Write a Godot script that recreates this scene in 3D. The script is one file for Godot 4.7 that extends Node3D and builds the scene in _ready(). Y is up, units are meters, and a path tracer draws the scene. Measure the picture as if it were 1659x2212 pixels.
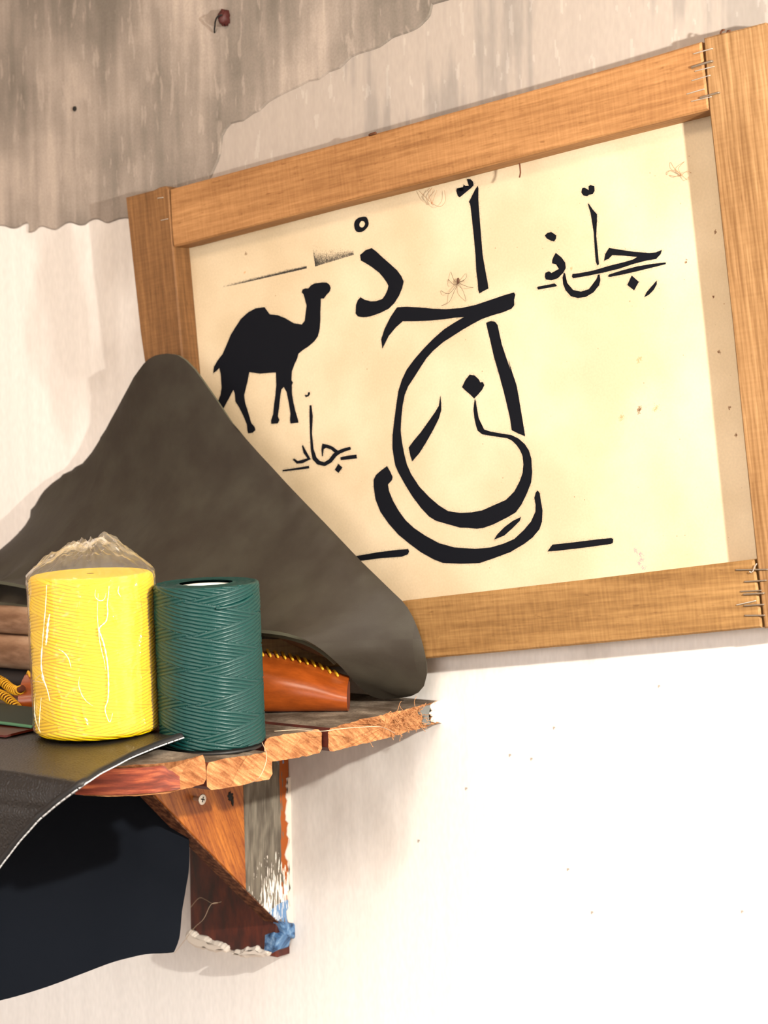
extends Node3D
# Metres, y up. The visible wall is the plane z = 0; x runs along it to the right, z out into the workshop.
# The shelf slopes a little towards the room: things on it are built in the shelf's own axes (origin where its top meets the wall).

const SHELF_Y := 1.4562
const SHELF_SLOPE := 0.035
var shelf := Transform3D(Basis(Vector3.RIGHT, atan(SHELF_SLOPE)), Vector3(0, SHELF_Y, 0))
var M := {}
var rng := RandomNumberGenerator.new()


func _ready() -> void:
	rng.seed = 7
	# ---- camera, sky, exposure ----
	var cam := Camera3D.new()
	cam.name = "camera"
	cam.keep_aspect = Camera3D.KEEP_HEIGHT
	cam.fov = rad_to_deg(2.0 * atan(1106.0 / 4500.0))
	cam.near = 0.02
	cam.far = 100.0
	cam.position = Vector3(0.83105, 1.64133, 1.10152)
	cam.basis = Basis(Vector3.UP, 0.67192) * Basis(Vector3.RIGHT, -0.04272) * Basis(Vector3.BACK, -0.01548)
	var optics := CameraAttributesPhysical.new()
	optics.frustum_focal_length = 12.0 / (1106.0 / 4500.0)
	optics.frustum_focus_distance = 1.30
	optics.frustum_near = 0.02
	optics.frustum_far = 100.0
	optics.exposure_aperture = 8.0
	cam.attributes = optics
	add_child(cam)
	cam.current = true
	var env := Environment.new()
	var sky_mat := ProceduralSkyMaterial.new()
	sky_mat.sky_top_color = Color(0.80, 0.82, 0.86)
	sky_mat.sky_horizon_color = Color(0.96, 0.92, 0.88)
	sky_mat.ground_bottom_color = Color(0.45, 0.41, 0.38)
	sky_mat.ground_horizon_color = Color(0.80, 0.74, 0.69)
	sky_mat.sky_energy_multiplier = 1.0
	sky_mat.ground_energy_multiplier = 1.0
	var sky := Sky.new()
	sky.sky_material = sky_mat
	env.background_mode = Environment.BG_SKY
	env.sky = sky
	env.background_energy_multiplier = 2.6
	env.tonemap_mode = Environment.TONE_MAPPER_LINEAR
	env.tonemap_exposure = 2.4
	env.sdfgi_enabled = true
	env.ssao_enabled = true
	env.ssil_enabled = true
	var world := WorldEnvironment.new()
	world.name = "world"
	world.environment = env
	add_child(world)
	make_materials()
	ceiling_fill(Vector3(0.7, 2.68, 1.7), Vector2(0.9, 0.9), Color(1.0, 0.90, 0.80), 1.6)
	pendant_bulb(Vector3(0.80, 1.785, 0.360), Color(1.0, 0.97, 0.92), 0.57)
	build_room()
	build_shelf()
	build_frame()
	build_spools()
	build_olive_leather()
	build_black_leather()
	build_case()
	build_leather_stack()
	build_small_things()


# ------------------------------------------------------------------ helpers

func q2(a: Array) -> PackedVector2Array:          # flat list in millimetres -> points in metres
	var out := PackedVector2Array()
	for i in range(0, a.size(), 2):
		out.append(Vector2(a[i], a[i + 1]) * 0.001)
	return out


func q3(a: Array) -> PackedVector3Array:
	var out := PackedVector3Array()
	for i in range(0, a.size(), 3):
		out.append(Vector3(a[i], a[i + 1], a[i + 2]) * 0.001)
	return out


func thing(called: String, label: String, category: String, base: Vector3, on_shelf := false, group := "") -> Node3D:
	var o := Node3D.new()
	o.name = called
	add_child(o, true)
	o.transform = shelf * Transform3D(Basis(), base) if on_shelf else Transform3D(Basis(), base)
	o.set_meta("label", label)
	o.set_meta("category", category)
	o.set_meta("base", base)
	if group:
		o.set_meta("group", group)
	return o


func part(parent: Node3D, called: String, mesh: Mesh, mat: Material, label := "") -> MeshInstance3D:
	# the mesh is built in the axes of the thing's surroundings; shift it to the thing's base
	var o := MeshInstance3D.new()
	o.name = called
	o.mesh = mesh
	if mat:
		for i in mesh.get_surface_count():
			if mesh.surface_get_material(i) == null:
				o.set_surface_override_material(i, mat)
	parent.add_child(o, true)
	if parent.has_meta("base"):
		o.position = -(parent.get_meta("base") as Vector3)
	if label:
		o.set_meta("label", label)
	return o


func structure(called: String, mesh: Mesh, mat: Material, label: String) -> MeshInstance3D:
	var o := MeshInstance3D.new()
	o.name = called
	o.mesh = mesh
	o.material_override = mat
	add_child(o, true)
	o.set_meta("kind", "structure")
	o.set_meta("label", label)
	return o


func start() -> SurfaceTool:
	var st := SurfaceTool.new()
	st.begin(Mesh.PRIMITIVE_TRIANGLES)
	return st


func tri(st: SurfaceTool, a: Vector3, b: Vector3, c: Vector3, ua := Vector2.ZERO, ub := Vector2.ZERO, uc := Vector2.ZERO) -> void:
	# a, b, c run counter-clockwise seen from outside
	st.set_uv(ua); st.add_vertex(a)
	st.set_uv(uc); st.add_vertex(c)
	st.set_uv(ub); st.add_vertex(b)


func finish(st: SurfaceTool, onto: ArrayMesh = null) -> ArrayMesh:
	st.generate_normals()
	return st.commit(onto) if onto else st.commit()


func inset(poly: PackedVector2Array, d: float) -> PackedVector2Array:
	var n := poly.size()
	var out := PackedVector2Array()
	for i in n:
		var a := (poly[i] - poly[(i + n - 1) % n]).normalized()
		var b := (poly[(i + 1) % n] - poly[i]).normalized()
		var m := (a.orthogonal() + b.orthogonal())
		var k := maxf(0.45, m.length_squared() / 2.0)
		out.append(poly[i] - m / k * 0.5 * d * 1.0)
	return out


func ccw(poly: PackedVector2Array) -> PackedVector2Array:
	if Geometry2D.is_polygon_clockwise(poly):
		poly.reverse()
	return poly


# An outline extruded from z0 to z1 (z1 faces the viewer), with a bevel round the front edge. at: how (x, y, z) is laid into space.
func prism(outline: PackedVector2Array, z0: float, z1: float, bevel: float, along := Vector2.RIGHT, size := Vector2(0.4, 0.1), at := Transform3D()) -> ArrayMesh:
	var poly := ccw(outline)
	# Godot's 2D test calls y-down clockwise; make sure that the area is positive here
	var area := 0.0
	for i in poly.size():
		area += poly[i].cross(poly[(i + 1) % poly.size()])
	if area < 0:
		poly.reverse()
	var inner := poly.duplicate()
	if bevel > 0:
		inner = inset_ccw(poly, bevel)
	var st := start()
	var across := Vector2(-along.y, along.x)
	var mid := Vector2.ZERO
	for p in poly:
		mid += p / poly.size()
	var uv := func(p: Vector2, z: float) -> Vector2: return Vector2((p - mid).dot(along) / size.x + 0.5, ((p - mid).dot(across) + z) / size.y + 0.5)
	var ix := Geometry2D.triangulate_polygon(inner)
	if ix.is_empty():
		inner = poly
		ix = Geometry2D.triangulate_polygon(poly)
	st.set_smooth_group(-1)
	for i in range(0, ix.size(), 3):
		var a := inner[ix[i]]
		var b := inner[ix[i + 1]]
		var c := inner[ix[i + 2]]
		if (b - a).cross(c - a) < 0:
			var s := b
			b = c
			c = s
		tri(st, at * Vector3(a.x, a.y, z1), at * Vector3(b.x, b.y, z1), at * Vector3(c.x, c.y, z1), uv.call(a, z1), uv.call(b, z1), uv.call(c, z1))
	ix = Geometry2D.triangulate_polygon(poly)
	for i in range(0, ix.size(), 3):
		var a := poly[ix[i]]
		var b := poly[ix[i + 1]]
		var c := poly[ix[i + 2]]
		if (b - a).cross(c - a) > 0:
			var s := b
			b = c
			c = s
		tri(st, at * Vector3(a.x, a.y, z0), at * Vector3(b.x, b.y, z0), at * Vector3(c.x, c.y, z0), uv.call(a, z0), uv.call(b, z0), uv.call(c, z0))
	var n := poly.size()
	for i in n:
		var j := (i + 1) % n
		var rings := [[poly[i], poly[j], z0], [poly[i], poly[j], z1 - bevel], [inner[i], inner[j], z1]]
		for k in (2 if bevel > 0 else 1):
			var l: Array = rings[k]
			var h: Array = rings[k + 1]
			if bevel == 0:
				h = [poly[i], poly[j], z1]
			var p0 := at * Vector3(l[0].x, l[0].y, l[2])
			var p1 := at * Vector3(l[1].x, l[1].y, l[2])
			var p2 := at * Vector3(h[1].x, h[1].y, h[2])
			var p3 := at * Vector3(h[0].x, h[0].y, h[2])
			tri(st, p0, p1, p2, uv.call(l[0], l[2]), uv.call(l[1], l[2]), uv.call(h[1], h[2]))
			tri(st, p0, p2, p3, uv.call(l[0], l[2]), uv.call(h[1], h[2]), uv.call(h[0], h[2]))
	return finish(st)


func inset_ccw(poly: PackedVector2Array, d: float) -> PackedVector2Array:
	var n := poly.size()
	var out := PackedVector2Array()
	for i in n:
		var a := (poly[i] - poly[(i + n - 1) % n]).normalized()
		var b := (poly[(i + 1) % n] - poly[i]).normalized()
		var na := Vector2(-a.y, a.x)
		var nb := Vector2(-b.y, b.x)
		var m := na + nb
		m = m / maxf(0.5, m.length_squared() / 2.0)
		out.append(poly[i] + m * d)
	return out


# A mesh from rows of points; the outside is on the side of (next column) x (next row). close: columns wrap round.
func grid(rows: Array, close := false, size := Vector2(1, 1), flip := false, uvs: Array = []) -> ArrayMesh:
	var nr := rows.size()
	var nc: int = rows[0].size()
	var w := nc + (1 if close else 0)
	var v := PackedVector3Array()
	var nrm := PackedVector3Array()
	var uv := PackedVector2Array()
	var ix := PackedInt32Array()
	v.resize(nr * w)
	nrm.resize(nr * w)
	uv.resize(nr * w)
	for r in nr:
		var row: PackedVector3Array = rows[r]
		var up: PackedVector3Array = rows[mini(r + 1, nr - 1)]
		var dn: PackedVector3Array = rows[maxi(r - 1, 0)]
		for c in w:
			var k := c % nc
			var i := r * w + c
			v[i] = row[k]
			var e := row[(k + 1) % nc] - row[(k + nc - 1) % nc] if close else row[mini(k + 1, nc - 1)] - row[maxi(k - 1, 0)]
			var n := e.cross(up[k] - dn[k])
			if n.length_squared() < 1e-20:
				n = (rows[clampi(r, 1, nr - 2)][(k + 1) % nc] - rows[clampi(r, 1, nr - 2)][k]).cross(up[k] - dn[k])
			n = n.normalized()
			nrm[i] = -n if flip else n
			uv[i] = Vector2(float(c) / (w - 1) * size.x, float(r) / (nr - 1) * size.y) if uvs.is_empty() else uvs[r][k]
	for r in nr - 1:
		for c in w - 1:
			var a := r * w + c
			var b := a + 1
			var d := a + w
			var e := d + 1
			if flip:
				ix.append_array([a, b, e, a, e, d])
			else:
				ix.append_array([a, e, b, a, d, e])
	var arr := []
	arr.resize(Mesh.ARRAY_MAX)
	arr[Mesh.ARRAY_VERTEX] = v
	arr[Mesh.ARRAY_NORMAL] = nrm
	arr[Mesh.ARRAY_TEX_UV] = uv
	arr[Mesh.ARRAY_INDEX] = ix
	var m := ArrayMesh.new()
	m.add_surface_from_arrays(Mesh.PRIMITIVE_TRIANGLES, arr)
	return m


func joined(list: Array) -> ArrayMesh:
	var st := start()
	for m in list:
		for s in m.get_surface_count():
			st.append_from(m, s, Transform3D())
	return st.commit()


func smooth(path: PackedVector3Array, per: int) -> PackedVector3Array:
	var out := PackedVector3Array()
	var n := path.size()
	for i in n - 1:
		var a := path[maxi(i - 1, 0)]
		var d := path[mini(i + 2, n - 1)]
		for k in per:
			out.append(path[i].cubic_interpolate(path[i + 1], a, d, float(k) / per))
	out.append(path[n - 1])
	return out


func smooth2(path: PackedVector2Array, per: int) -> PackedVector2Array:
	var out := PackedVector2Array()
	var n := path.size()
	for i in n:
		for k in per:
			out.append(path[i].cubic_interpolate(path[(i + 1) % n], path[(i + n - 1) % n], path[(i + 2) % n], float(k) / per))
	return out


# A round rod along a path; radius may be a number or one number per point.
func tube(path: PackedVector3Array, radius, sides := 8, flat := 1.0) -> ArrayMesh:
	var rows := []
	var n := path.size()
	var side := Vector3.ZERO
	for i in n:
		var t := (path[mini(i + 1, n - 1)] - path[maxi(i - 1, 0)]).normalized()
		if side == Vector3.ZERO:
			side = t.cross(Vector3.UP if absf(t.y) < 0.9 else Vector3.RIGHT).normalized()
		side = (side - t * side.dot(t)).normalized()
		var other := t.cross(side)
		var r: float = radius[i] if radius is Array or radius is PackedFloat32Array else radius
		var row := PackedVector3Array()
		for k in sides:
			var a := TAU * k / sides
			row.append(path[i] + (side * cos(a) + other * sin(a) * flat) * r)
		if i == 0:
			rows.append(ring_point(path[i], sides))
		rows.append(row)
		if i == n - 1:
			rows.append(ring_point(path[i], sides))
	return grid(rows, true)


func ring_point(p: Vector3, n: int) -> PackedVector3Array:
	var row := PackedVector3Array()
	row.resize(n)
	row.fill(p)
	return row


# profile: (radius, height) pairs, from the bottom up, turned about the y axis through centre.
func lathe(profile: PackedVector2Array, centre: Vector3, sides := 40, size := Vector2(1, 1)) -> ArrayMesh:
	var rows := []
	for p in profile:
		var row := PackedVector3Array()
		for k in sides:
			var a := TAU * k / sides
			row.append(centre + Vector3(cos(a) * p.x, p.y, -sin(a) * p.x))
		rows.append(row)
	return grid(rows, true, size)


# Thick sheet from a grid of points: front, back and rim.
func slab(rows: Array, thick: float, size := Vector2(1, 1), flip := false) -> ArrayMesh:
	var nr := rows.size()
	var nc: int = rows[0].size()
	var back := []
	for r in nr:
		var row := PackedVector3Array()
		for c in nc:
			var e: Vector3 = rows[r][mini(c + 1, nc - 1)] - rows[r][maxi(c - 1, 0)]
			var u: Vector3 = rows[mini(r + 1, nr - 1)][c] - rows[maxi(r - 1, 0)][c]
			var n := e.cross(u).normalized()
			row.append(rows[r][c] + n * thick * (1.0 if flip else -1.0))
		back.append(row)
	var list := [grid(rows, false, size, flip), grid(back, false, size, not flip)]
	var rim := [PackedVector3Array(), PackedVector3Array()]
	for k in 2:
		var src: Array = [rows, back][k]
		var line: PackedVector3Array = rim[k]
		for c in nc:
			line.append(src[0][c])
		for r in range(1, nr):
			line.append(src[r][nc - 1])
		for c in range(nc - 2, -1, -1):
			line.append(src[nr - 1][c])
		for r in range(nr - 2, 0, -1):
			line.append(src[r][0])
		rim[k] = line
	list.append(grid([rim[1], rim[0]], true, Vector2(20, 1), flip))
	return joined(list)


# Thick sheet inside a closed outline of points in space; between them z follows the outline and the given inner points.
func sheet(outline: PackedVector3Array, inner: PackedVector3Array, step: float, thick: float, uv_size := 0.3, wave := 0.0) -> ArrayMesh:
	var flat := PackedVector2Array()
	for p in outline:
		flat.append(Vector2(p.x, p.y))
	var known := outline.duplicate()
	known.append_array(inner)
	var pts := flat.duplicate()
	var z := PackedFloat32Array()
	for p in outline:
		z.append(p.z)
	var lo := flat[0]
	var hi := flat[0]
	for p in flat:
		lo = lo.min(p)
		hi = hi.max(p)
	var noise := FastNoiseLite.new()
	noise.seed = 3
	noise.frequency = 9.0
	var rows := int((hi.y - lo.y) / step)
	for r in rows + 1:
		for c in int((hi.x - lo.x) / step) + 1:
			var p := lo + Vector2(c + (0.5 if r % 2 else 0.0), r) * step
			if not Geometry2D.is_point_in_polygon(p, flat):
				continue
			var near := 1.0
			var top := 0.0
			var sum := 0.0
			for k in known:
				var d := p.distance_to(Vector2(k.x, k.y))
				near = minf(near, d)
				var w := 1.0 / (d * d * d + 1e-7)
				top += k.z * w
				sum += w
			if near < step * 0.45:
				continue
			pts.append(p)
			z.append(top / sum + noise.get_noise_2d(p.x, p.y) * wave * clampf(near / 0.03, 0, 1))
	var ix := Geometry2D.triangulate_delaunay(pts)
	var keep := []
	for i in range(0, ix.size(), 3):
		var a := pts[ix[i]]
		var b := pts[ix[i + 1]]
		var c := pts[ix[i + 2]]
		if not Geometry2D.is_point_in_polygon((a + b + c) / 3.0, flat):
			continue
		if absf((b - a).cross(c - a)) < 1e-10:
			continue
		keep.append([ix[i], ix[i + 1], ix[i + 2]] if (b - a).cross(c - a) > 0 else [ix[i], ix[i + 2], ix[i + 1]])
	# relax z so that the surface runs smoothly
	var n0 := outline.size()
	var beside := []
	beside.resize(pts.size())
	for i in pts.size():
		beside[i] = {}
	for t in keep:
		for k in 3:
			beside[t[k]][t[(k + 1) % 3]] = true
			beside[t[k]][t[(k + 2) % 3]] = true
	for pass_ in 40:
		var fresh := z.duplicate()
		for i in range(n0, pts.size()):
			var s := 0.0
			for j in beside[i]:
				s += z[j]
			if beside[i].size():
				fresh[i] = lerpf(z[i], s / beside[i].size(), 0.6)
		z = fresh
	var nrm := PackedVector3Array()
	nrm.resize(pts.size())
	for t in keep:
		var a := Vector3(pts[t[0]].x, pts[t[0]].y, z[t[0]])
		var n := (Vector3(pts[t[1]].x, pts[t[1]].y, z[t[1]]) - a).cross(Vector3(pts[t[2]].x, pts[t[2]].y, z[t[2]]) - a)
		for k in t:
			nrm[k] += n
	var st := start()
	st.set_smooth_group(0)
	for t in keep:
		var p := []
		var b := []
		var u := []
		for k in t:
			p.append(Vector3(pts[k].x, pts[k].y, z[k]))
			b.append(p[-1] - nrm[k].normalized() * thick)
			u.append(pts[k] / uv_size)
		st.set_smooth_group(0)
		tri(st, p[0], p[1], p[2], u[0], u[1], u[2])
		st.set_smooth_group(1)
		tri(st, b[0], b[2], b[1], u[0], u[2], u[1])
	var rim := start()
	rim.set_smooth_group(2)
	var turn := 0.0
	for i in n0:
		turn += flat[i].cross(flat[(i + 1) % n0])
	for i in n0:
		var j := (i + 1) % n0
		if turn < 0:
			j = i
			i = (i + 1) % n0
		var pi_ := outline[i]
		var pj := outline[j]
		var bi := pi_ - nrm[i].normalized() * thick
		var bj := pj - nrm[j].normalized() * thick
		tri(rim, bi, bj, pj, flat[i] / uv_size, flat[j] / uv_size, flat[j] / uv_size)
		tri(rim, bi, pj, pi_, flat[i] / uv_size, flat[j] / uv_size, flat[i] / uv_size)
	var m := finish(rim, finish(st))
	m.surface_set_material(1, M.olive_edge)
	return m


# ------------------------------------------------------------------ textures and materials

func noise_bytes(w: int, h: int, seed_: int, freq: float, sx := 1, sy := 1, octaves := 4, kind := FastNoiseLite.TYPE_SIMPLEX_SMOOTH) -> PackedByteArray:
	var n := FastNoiseLite.new()
	n.noise_type = kind
	n.seed = seed_
	n.frequency = freq
	n.fractal_octaves = octaves
	var im := n.get_image(maxi(w / sx, 4), maxi(h / sy, 4), false, false, true)
	if sx > 1 or sy > 1:
		im.resize(w, h, Image.INTERPOLATE_CUBIC)
	im.convert(Image.FORMAT_L8)
	return im.get_data()


func to_texture(w: int, h: int, data: PackedByteArray) -> ImageTexture:
	return ImageTexture.create_from_image(Image.create_from_data(w, h, false, Image.FORMAT_RGB8, data))


# Sawn or planed wood, grain along u. rings: growth lines across the board; saw: marks across the grain.
func wood_texture(seed_: int, dark: Color, light: Color, rings: float, ring_depth: float, saw: float, pores: float, bend := 0.10) -> ImageTexture:
	var w := 1024
	var h := 256
	var broad := noise_bytes(w, h, seed_, 0.012, 4, 1)
	var streak := noise_bytes(w, h, seed_ + 1, 0.11, 24, 1)
	var fine := noise_bytes(w, h, seed_ + 2, 0.35, 10, 1, 3)
	var across := noise_bytes(w, h, seed_ + 3, 0.30, 1, 14, 3)
	var speck := noise_bytes(w, h, seed_ + 4, 0.16, 3, 1, 2)
	var out := PackedByteArray()
	out.resize(w * h * 3)
	for y in h:
		for x in w:
			var i := y * w + x
			var t := 0.5 + (broad[i] - 128) / 255.0 * 0.55 + (streak[i] - 128) / 255.0 * 0.55 + (fine[i] - 128) / 255.0 * 0.35 + (across[i] - 128) / 255.0 * saw
			if ring_depth > 0:
				var s := sin((y + (broad[i] - 128) * bend + (streak[i] - 128) * 0.02) / h * TAU * rings)
				t += (s * 0.5 - 0.9 * maxf(0.0, s - 0.55)) * ring_depth
			if speck[i] > 205:
				t -= pores * (speck[i] - 205) / 50.0
			t = clampf(t, 0, 1)
			out[i * 3] = int(255 * lerpf(dark.r, light.r, t))
			out[i * 3 + 1] = int(255 * lerpf(dark.g, light.g, t))
			out[i * 3 + 2] = int(255 * lerpf(dark.b, light.b, t))
	return to_texture(w, h, out)


# Blotchy surface between three colours: leather, dust, plaster.
func mottled(w: int, h: int, seed_: int, freq: float, a: Color, b: Color, c: Color, grain := 0.25, sx := 1, sy := 1) -> ImageTexture:
	var big := noise_bytes(w, h, seed_, freq, sx, sy, 5)
	var mid := noise_bytes(w, h, seed_ + 1, freq * 5.0, 1, 1, 3)
	var fine := noise_bytes(w, h, seed_ + 2, 0.35, 1, 1, 2)
	var out := PackedByteArray()
	out.resize(w * h * 3)
	for i in w * h:
		var t := clampf(0.5 + (big[i] - 128) / 255.0 * 1.3 + (mid[i] - 128) / 255.0 * 0.35, 0, 1)
		var col := a.lerp(b, t * 2.0) if t < 0.5 else b.lerp(c, t * 2.0 - 1.0)
		var g := 1.0 + (fine[i] - 128) / 255.0 * grain
		out[i * 3] = clampi(int(255 * col.r * g), 0, 255)
		out[i * 3 + 1] = clampi(int(255 * col.g * g), 0, 255)
		out[i * 3 + 2] = clampi(int(255 * col.b * g), 0, 255)
	return to_texture(w, h, out)


func pebble(seed_: int, freq: float) -> ImageTexture:       # leather grain as a height map
	var n := FastNoiseLite.new()
	n.noise_type = FastNoiseLite.TYPE_CELLULAR
	n.cellular_return_type = FastNoiseLite.RETURN_DISTANCE2_SUB
	n.seed = seed_
	n.frequency = freq
	n.fractal_type = FastNoiseLite.FRACTAL_NONE
	var im := n.get_seamless_image(512, 512)
	im.convert(Image.FORMAT_L8)
	return ImageTexture.create_from_image(im)


func plain_noise(seed_: int, freq: float, octaves := 4, w := 512, h := 512) -> ImageTexture:
	var n := FastNoiseLite.new()
	n.seed = seed_
	n.frequency = freq
	n.fractal_octaves = octaves
	var im := n.get_seamless_image(w, h)
	im.convert(Image.FORMAT_L8)
	return ImageTexture.create_from_image(im)


func mat(color: Color, rough := 0.7, tex: Texture2D = null, spec := 0.5) -> StandardMaterial3D:
	var m := StandardMaterial3D.new()
	m.albedo_color = color
	m.roughness = rough
	m.metallic_specular = spec
	if tex:
		m.albedo_texture = tex
	return m


func relief(m: StandardMaterial3D, tex: Texture2D, scale: float, per_metre: float) -> StandardMaterial3D:
	# height relief laid on in the object's own axes; the albedo texture of such a material is triplanar too
	m.heightmap_enabled = true
	m.heightmap_texture = tex
	m.heightmap_scale = scale
	m.uv1_triplanar = true
	m.uv1_scale = Vector3.ONE * per_metre
	return m


func make_materials() -> void:
	var rough := plain_noise(11, 0.03)
	M.bar_top = mat(Color.WHITE, 0.62, wood_texture(20, Color(0.50, 0.345, 0.20), Color(0.72, 0.54, 0.355), 2, 0.05, 0.30, 0.6), 0.35)
	M.bar_side = mat(Color.WHITE, 0.62, wood_texture(31, Color(0.34, 0.23, 0.13), Color(0.55, 0.40, 0.25), 4, 0.10, 0.25, 0.5), 0.35)
	M.bar_right = mat(Color.WHITE, 0.60, wood_texture(42, Color(0.43, 0.305, 0.175), Color(0.665, 0.525, 0.365), 44, 0.42, 0.16, 0.3, 0.012), 0.35)
	M.bar_bottom = mat(Color.WHITE, 0.65, wood_texture(53, Color(0.45, 0.325, 0.18), Color(0.66, 0.515, 0.325), 3, 0.06, 0.42, 0.7), 0.35)
	M.dust_top = mat(Color.WHITE, 0.95, mottled(512, 512, 61, 0.02, Color(0.30, 0.26, 0.22), Color(0.40, 0.36, 0.32), Color(0.52, 0.48, 0.43), 0.3), 0.2)
	M.end_grain = mat(Color.WHITE, 0.8, wood_texture(64, Color(0.46, 0.28, 0.16), Color(0.82, 0.61, 0.42), 9, 0.30, 0.30, 0.6), 0.3)
	M.end_red = mat(Color.WHITE, 0.45, mottled(512, 512, 66, 0.015, Color(0.33, 0.13, 0.08), Color(0.47, 0.20, 0.13), Color(0.66, 0.36, 0.22), 0.25), 0.5)
	M.under_red = mat(Color.WHITE, 0.5, mottled(512, 512, 67, 0.012, Color(0.18, 0.06, 0.045), Color(0.29, 0.10, 0.065), Color(0.40, 0.16, 0.09), 0.2), 0.5)
	M.varnish = mat(Color.WHITE, 0.38, wood_texture(71, Color(0.44, 0.20, 0.055), Color(0.80, 0.50, 0.19), 12, 0.20, 0.05, 1.0), 0.5)
	M.raw_edge = mat(Color.WHITE, 0.9, mottled(512, 512, 73, 0.03, Color(0.22, 0.13, 0.09), Color(0.36, 0.22, 0.15), Color(0.50, 0.34, 0.24), 0.4), 0.3)
	M.old_strip = mat(Color.WHITE, 0.75, strip_texture(), 0.3)
	M.blue_paint = mat(Color.WHITE, 0.55, mottled(256, 256, 75, 0.03, Color(0.13, 0.22, 0.34), Color(0.28, 0.44, 0.62), Color(0.50, 0.63, 0.76), 0.2), 0.5)
	M.grey_paint = mat(Color(0.42, 0.43, 0.42), 0.8)
	M.plaster = mat(Color(0.86, 0.83, 0.79), 0.95)
	M.olive = mat(Color.WHITE, 0.62, mottled(1024, 1024, 81, 0.006, Color(0.180, 0.158, 0.132), Color(0.200, 0.182, 0.153), Color(0.222, 0.208, 0.176), 0.09), 0.35)
	M.olive.heightmap_enabled = true
	M.olive.heightmap_texture = plain_noise(83, 0.09)
	M.olive.heightmap_scale = 0.008
	M.olive_edge = mat(Color(0.33, 0.33, 0.27), 0.9)
	M.black = relief(mat(Color(0.105, 0.098, 0.096), 0.42, null, 0.5), pebble(91, 0.055), 0.035, 16.0)
	M.black_plain = mat(Color(0.088, 0.103, 0.130), 0.85, null, 0.12)
	M.welt = mat(Color(0.10, 0.105, 0.115), 0.5)
	M.white_thread = mat(Color(0.80, 0.82, 0.84), 0.8)
	M.case_leather = mat(Color.WHITE, 0.26, mottled(1024, 256, 95, 0.012, Color(0.49, 0.225, 0.065), Color(0.54, 0.255, 0.08), Color(0.59, 0.285, 0.095), 0.06), 0.5)
	M.case_inner = mat(Color(0.36, 0.17, 0.10), 0.9)
	M.lace = mat(Color(0.86, 0.66, 0.13), 0.6)
	M.tan = mat(Color.WHITE, 0.7, mottled(512, 512, 97, 0.012, Color(0.42, 0.31, 0.23), Color(0.56, 0.44, 0.35), Color(0.68, 0.57, 0.47), 0.12), 0.3)
	M.dark_stack = mat(Color(0.12, 0.10, 0.10), 0.6)
	M.green_leather = mat(Color(0.10, 0.16, 0.12), 0.7)
	M.green_edge = mat(Color(0.30, 0.48, 0.36), 0.9)
	M.brown_leather = mat(Color(0.30, 0.10, 0.06), 0.35)
	M.green_thread = mat(Color(0.030, 0.235, 0.228), 0.38, null, 0.45)
	M.yellow_thread = mat(Color(0.90, 0.755, 0.0), 0.55, null, 0.3)
	M.core = mat(Color(0.86, 0.87, 0.86), 0.4)
	M.black_socket_and_shade = mat(Color(0.03, 0.035, 0.035), 0.5)  # bulb socket and cord, and the painted shadow under the green spool
	M.steel = mat(Color(0.84, 0.82, 0.78), 0.30)
	M.steel.metallic = 0.7
	M.steel_dull = mat(Color(0.55, 0.50, 0.44), 0.45)
	M.steel_dull.metallic = 0.6
	M.ink = mat(Color(0.062, 0.070, 0.095), 0.8, null, 0.2)
	M.fibre = mat(Color(0.80, 0.72, 0.62), 0.9)
	M.splinter = mat(Color(0.74, 0.54, 0.36), 0.9)
	M.spider = mat(Color(0.30, 0.19, 0.12), 0.8)
	M.spider_pale = mat(Color(0.62, 0.46, 0.33), 0.8)
	M.red_plug = mat(Color(0.26, 0.07, 0.06), 0.6)
	M.dark_hole = mat(Color(0.07, 0.06, 0.05), 0.8)
	M.film = mat(Color(0.97, 0.96, 0.93, 0.05), 0.15)
	M.film.transparency = BaseMaterial3D.TRANSPARENCY_ALPHA
	M.film.cull_mode = BaseMaterial3D.CULL_DISABLED
	M.film_glint_fold = mat(Color(1.0, 1.0, 0.97, 0.62), 0.18)  # near-opaque white: glints on the film folds put into the colour
	M.film_glint_fold.transparency = BaseMaterial3D.TRANSPARENCY_ALPHA
	M.film_glint_fold.cull_mode = BaseMaterial3D.CULL_DISABLED
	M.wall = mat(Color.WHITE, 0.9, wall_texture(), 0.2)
	M.wall.texture_repeat = false
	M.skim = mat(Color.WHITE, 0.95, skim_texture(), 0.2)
	M.screen = mat(Color.WHITE, 0.85, screen_texture(), 0.2)
	M.screen.texture_repeat = false
	M.room_wall = relief(mat(Color(0.86, 0.81, 0.76), 0.9, null, 0.2), rough, 0.3, 2.0)
	M.concrete = mat(Color(0.50, 0.46, 0.42), 0.9)
	M.concrete.uv1_triplanar = true


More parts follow.
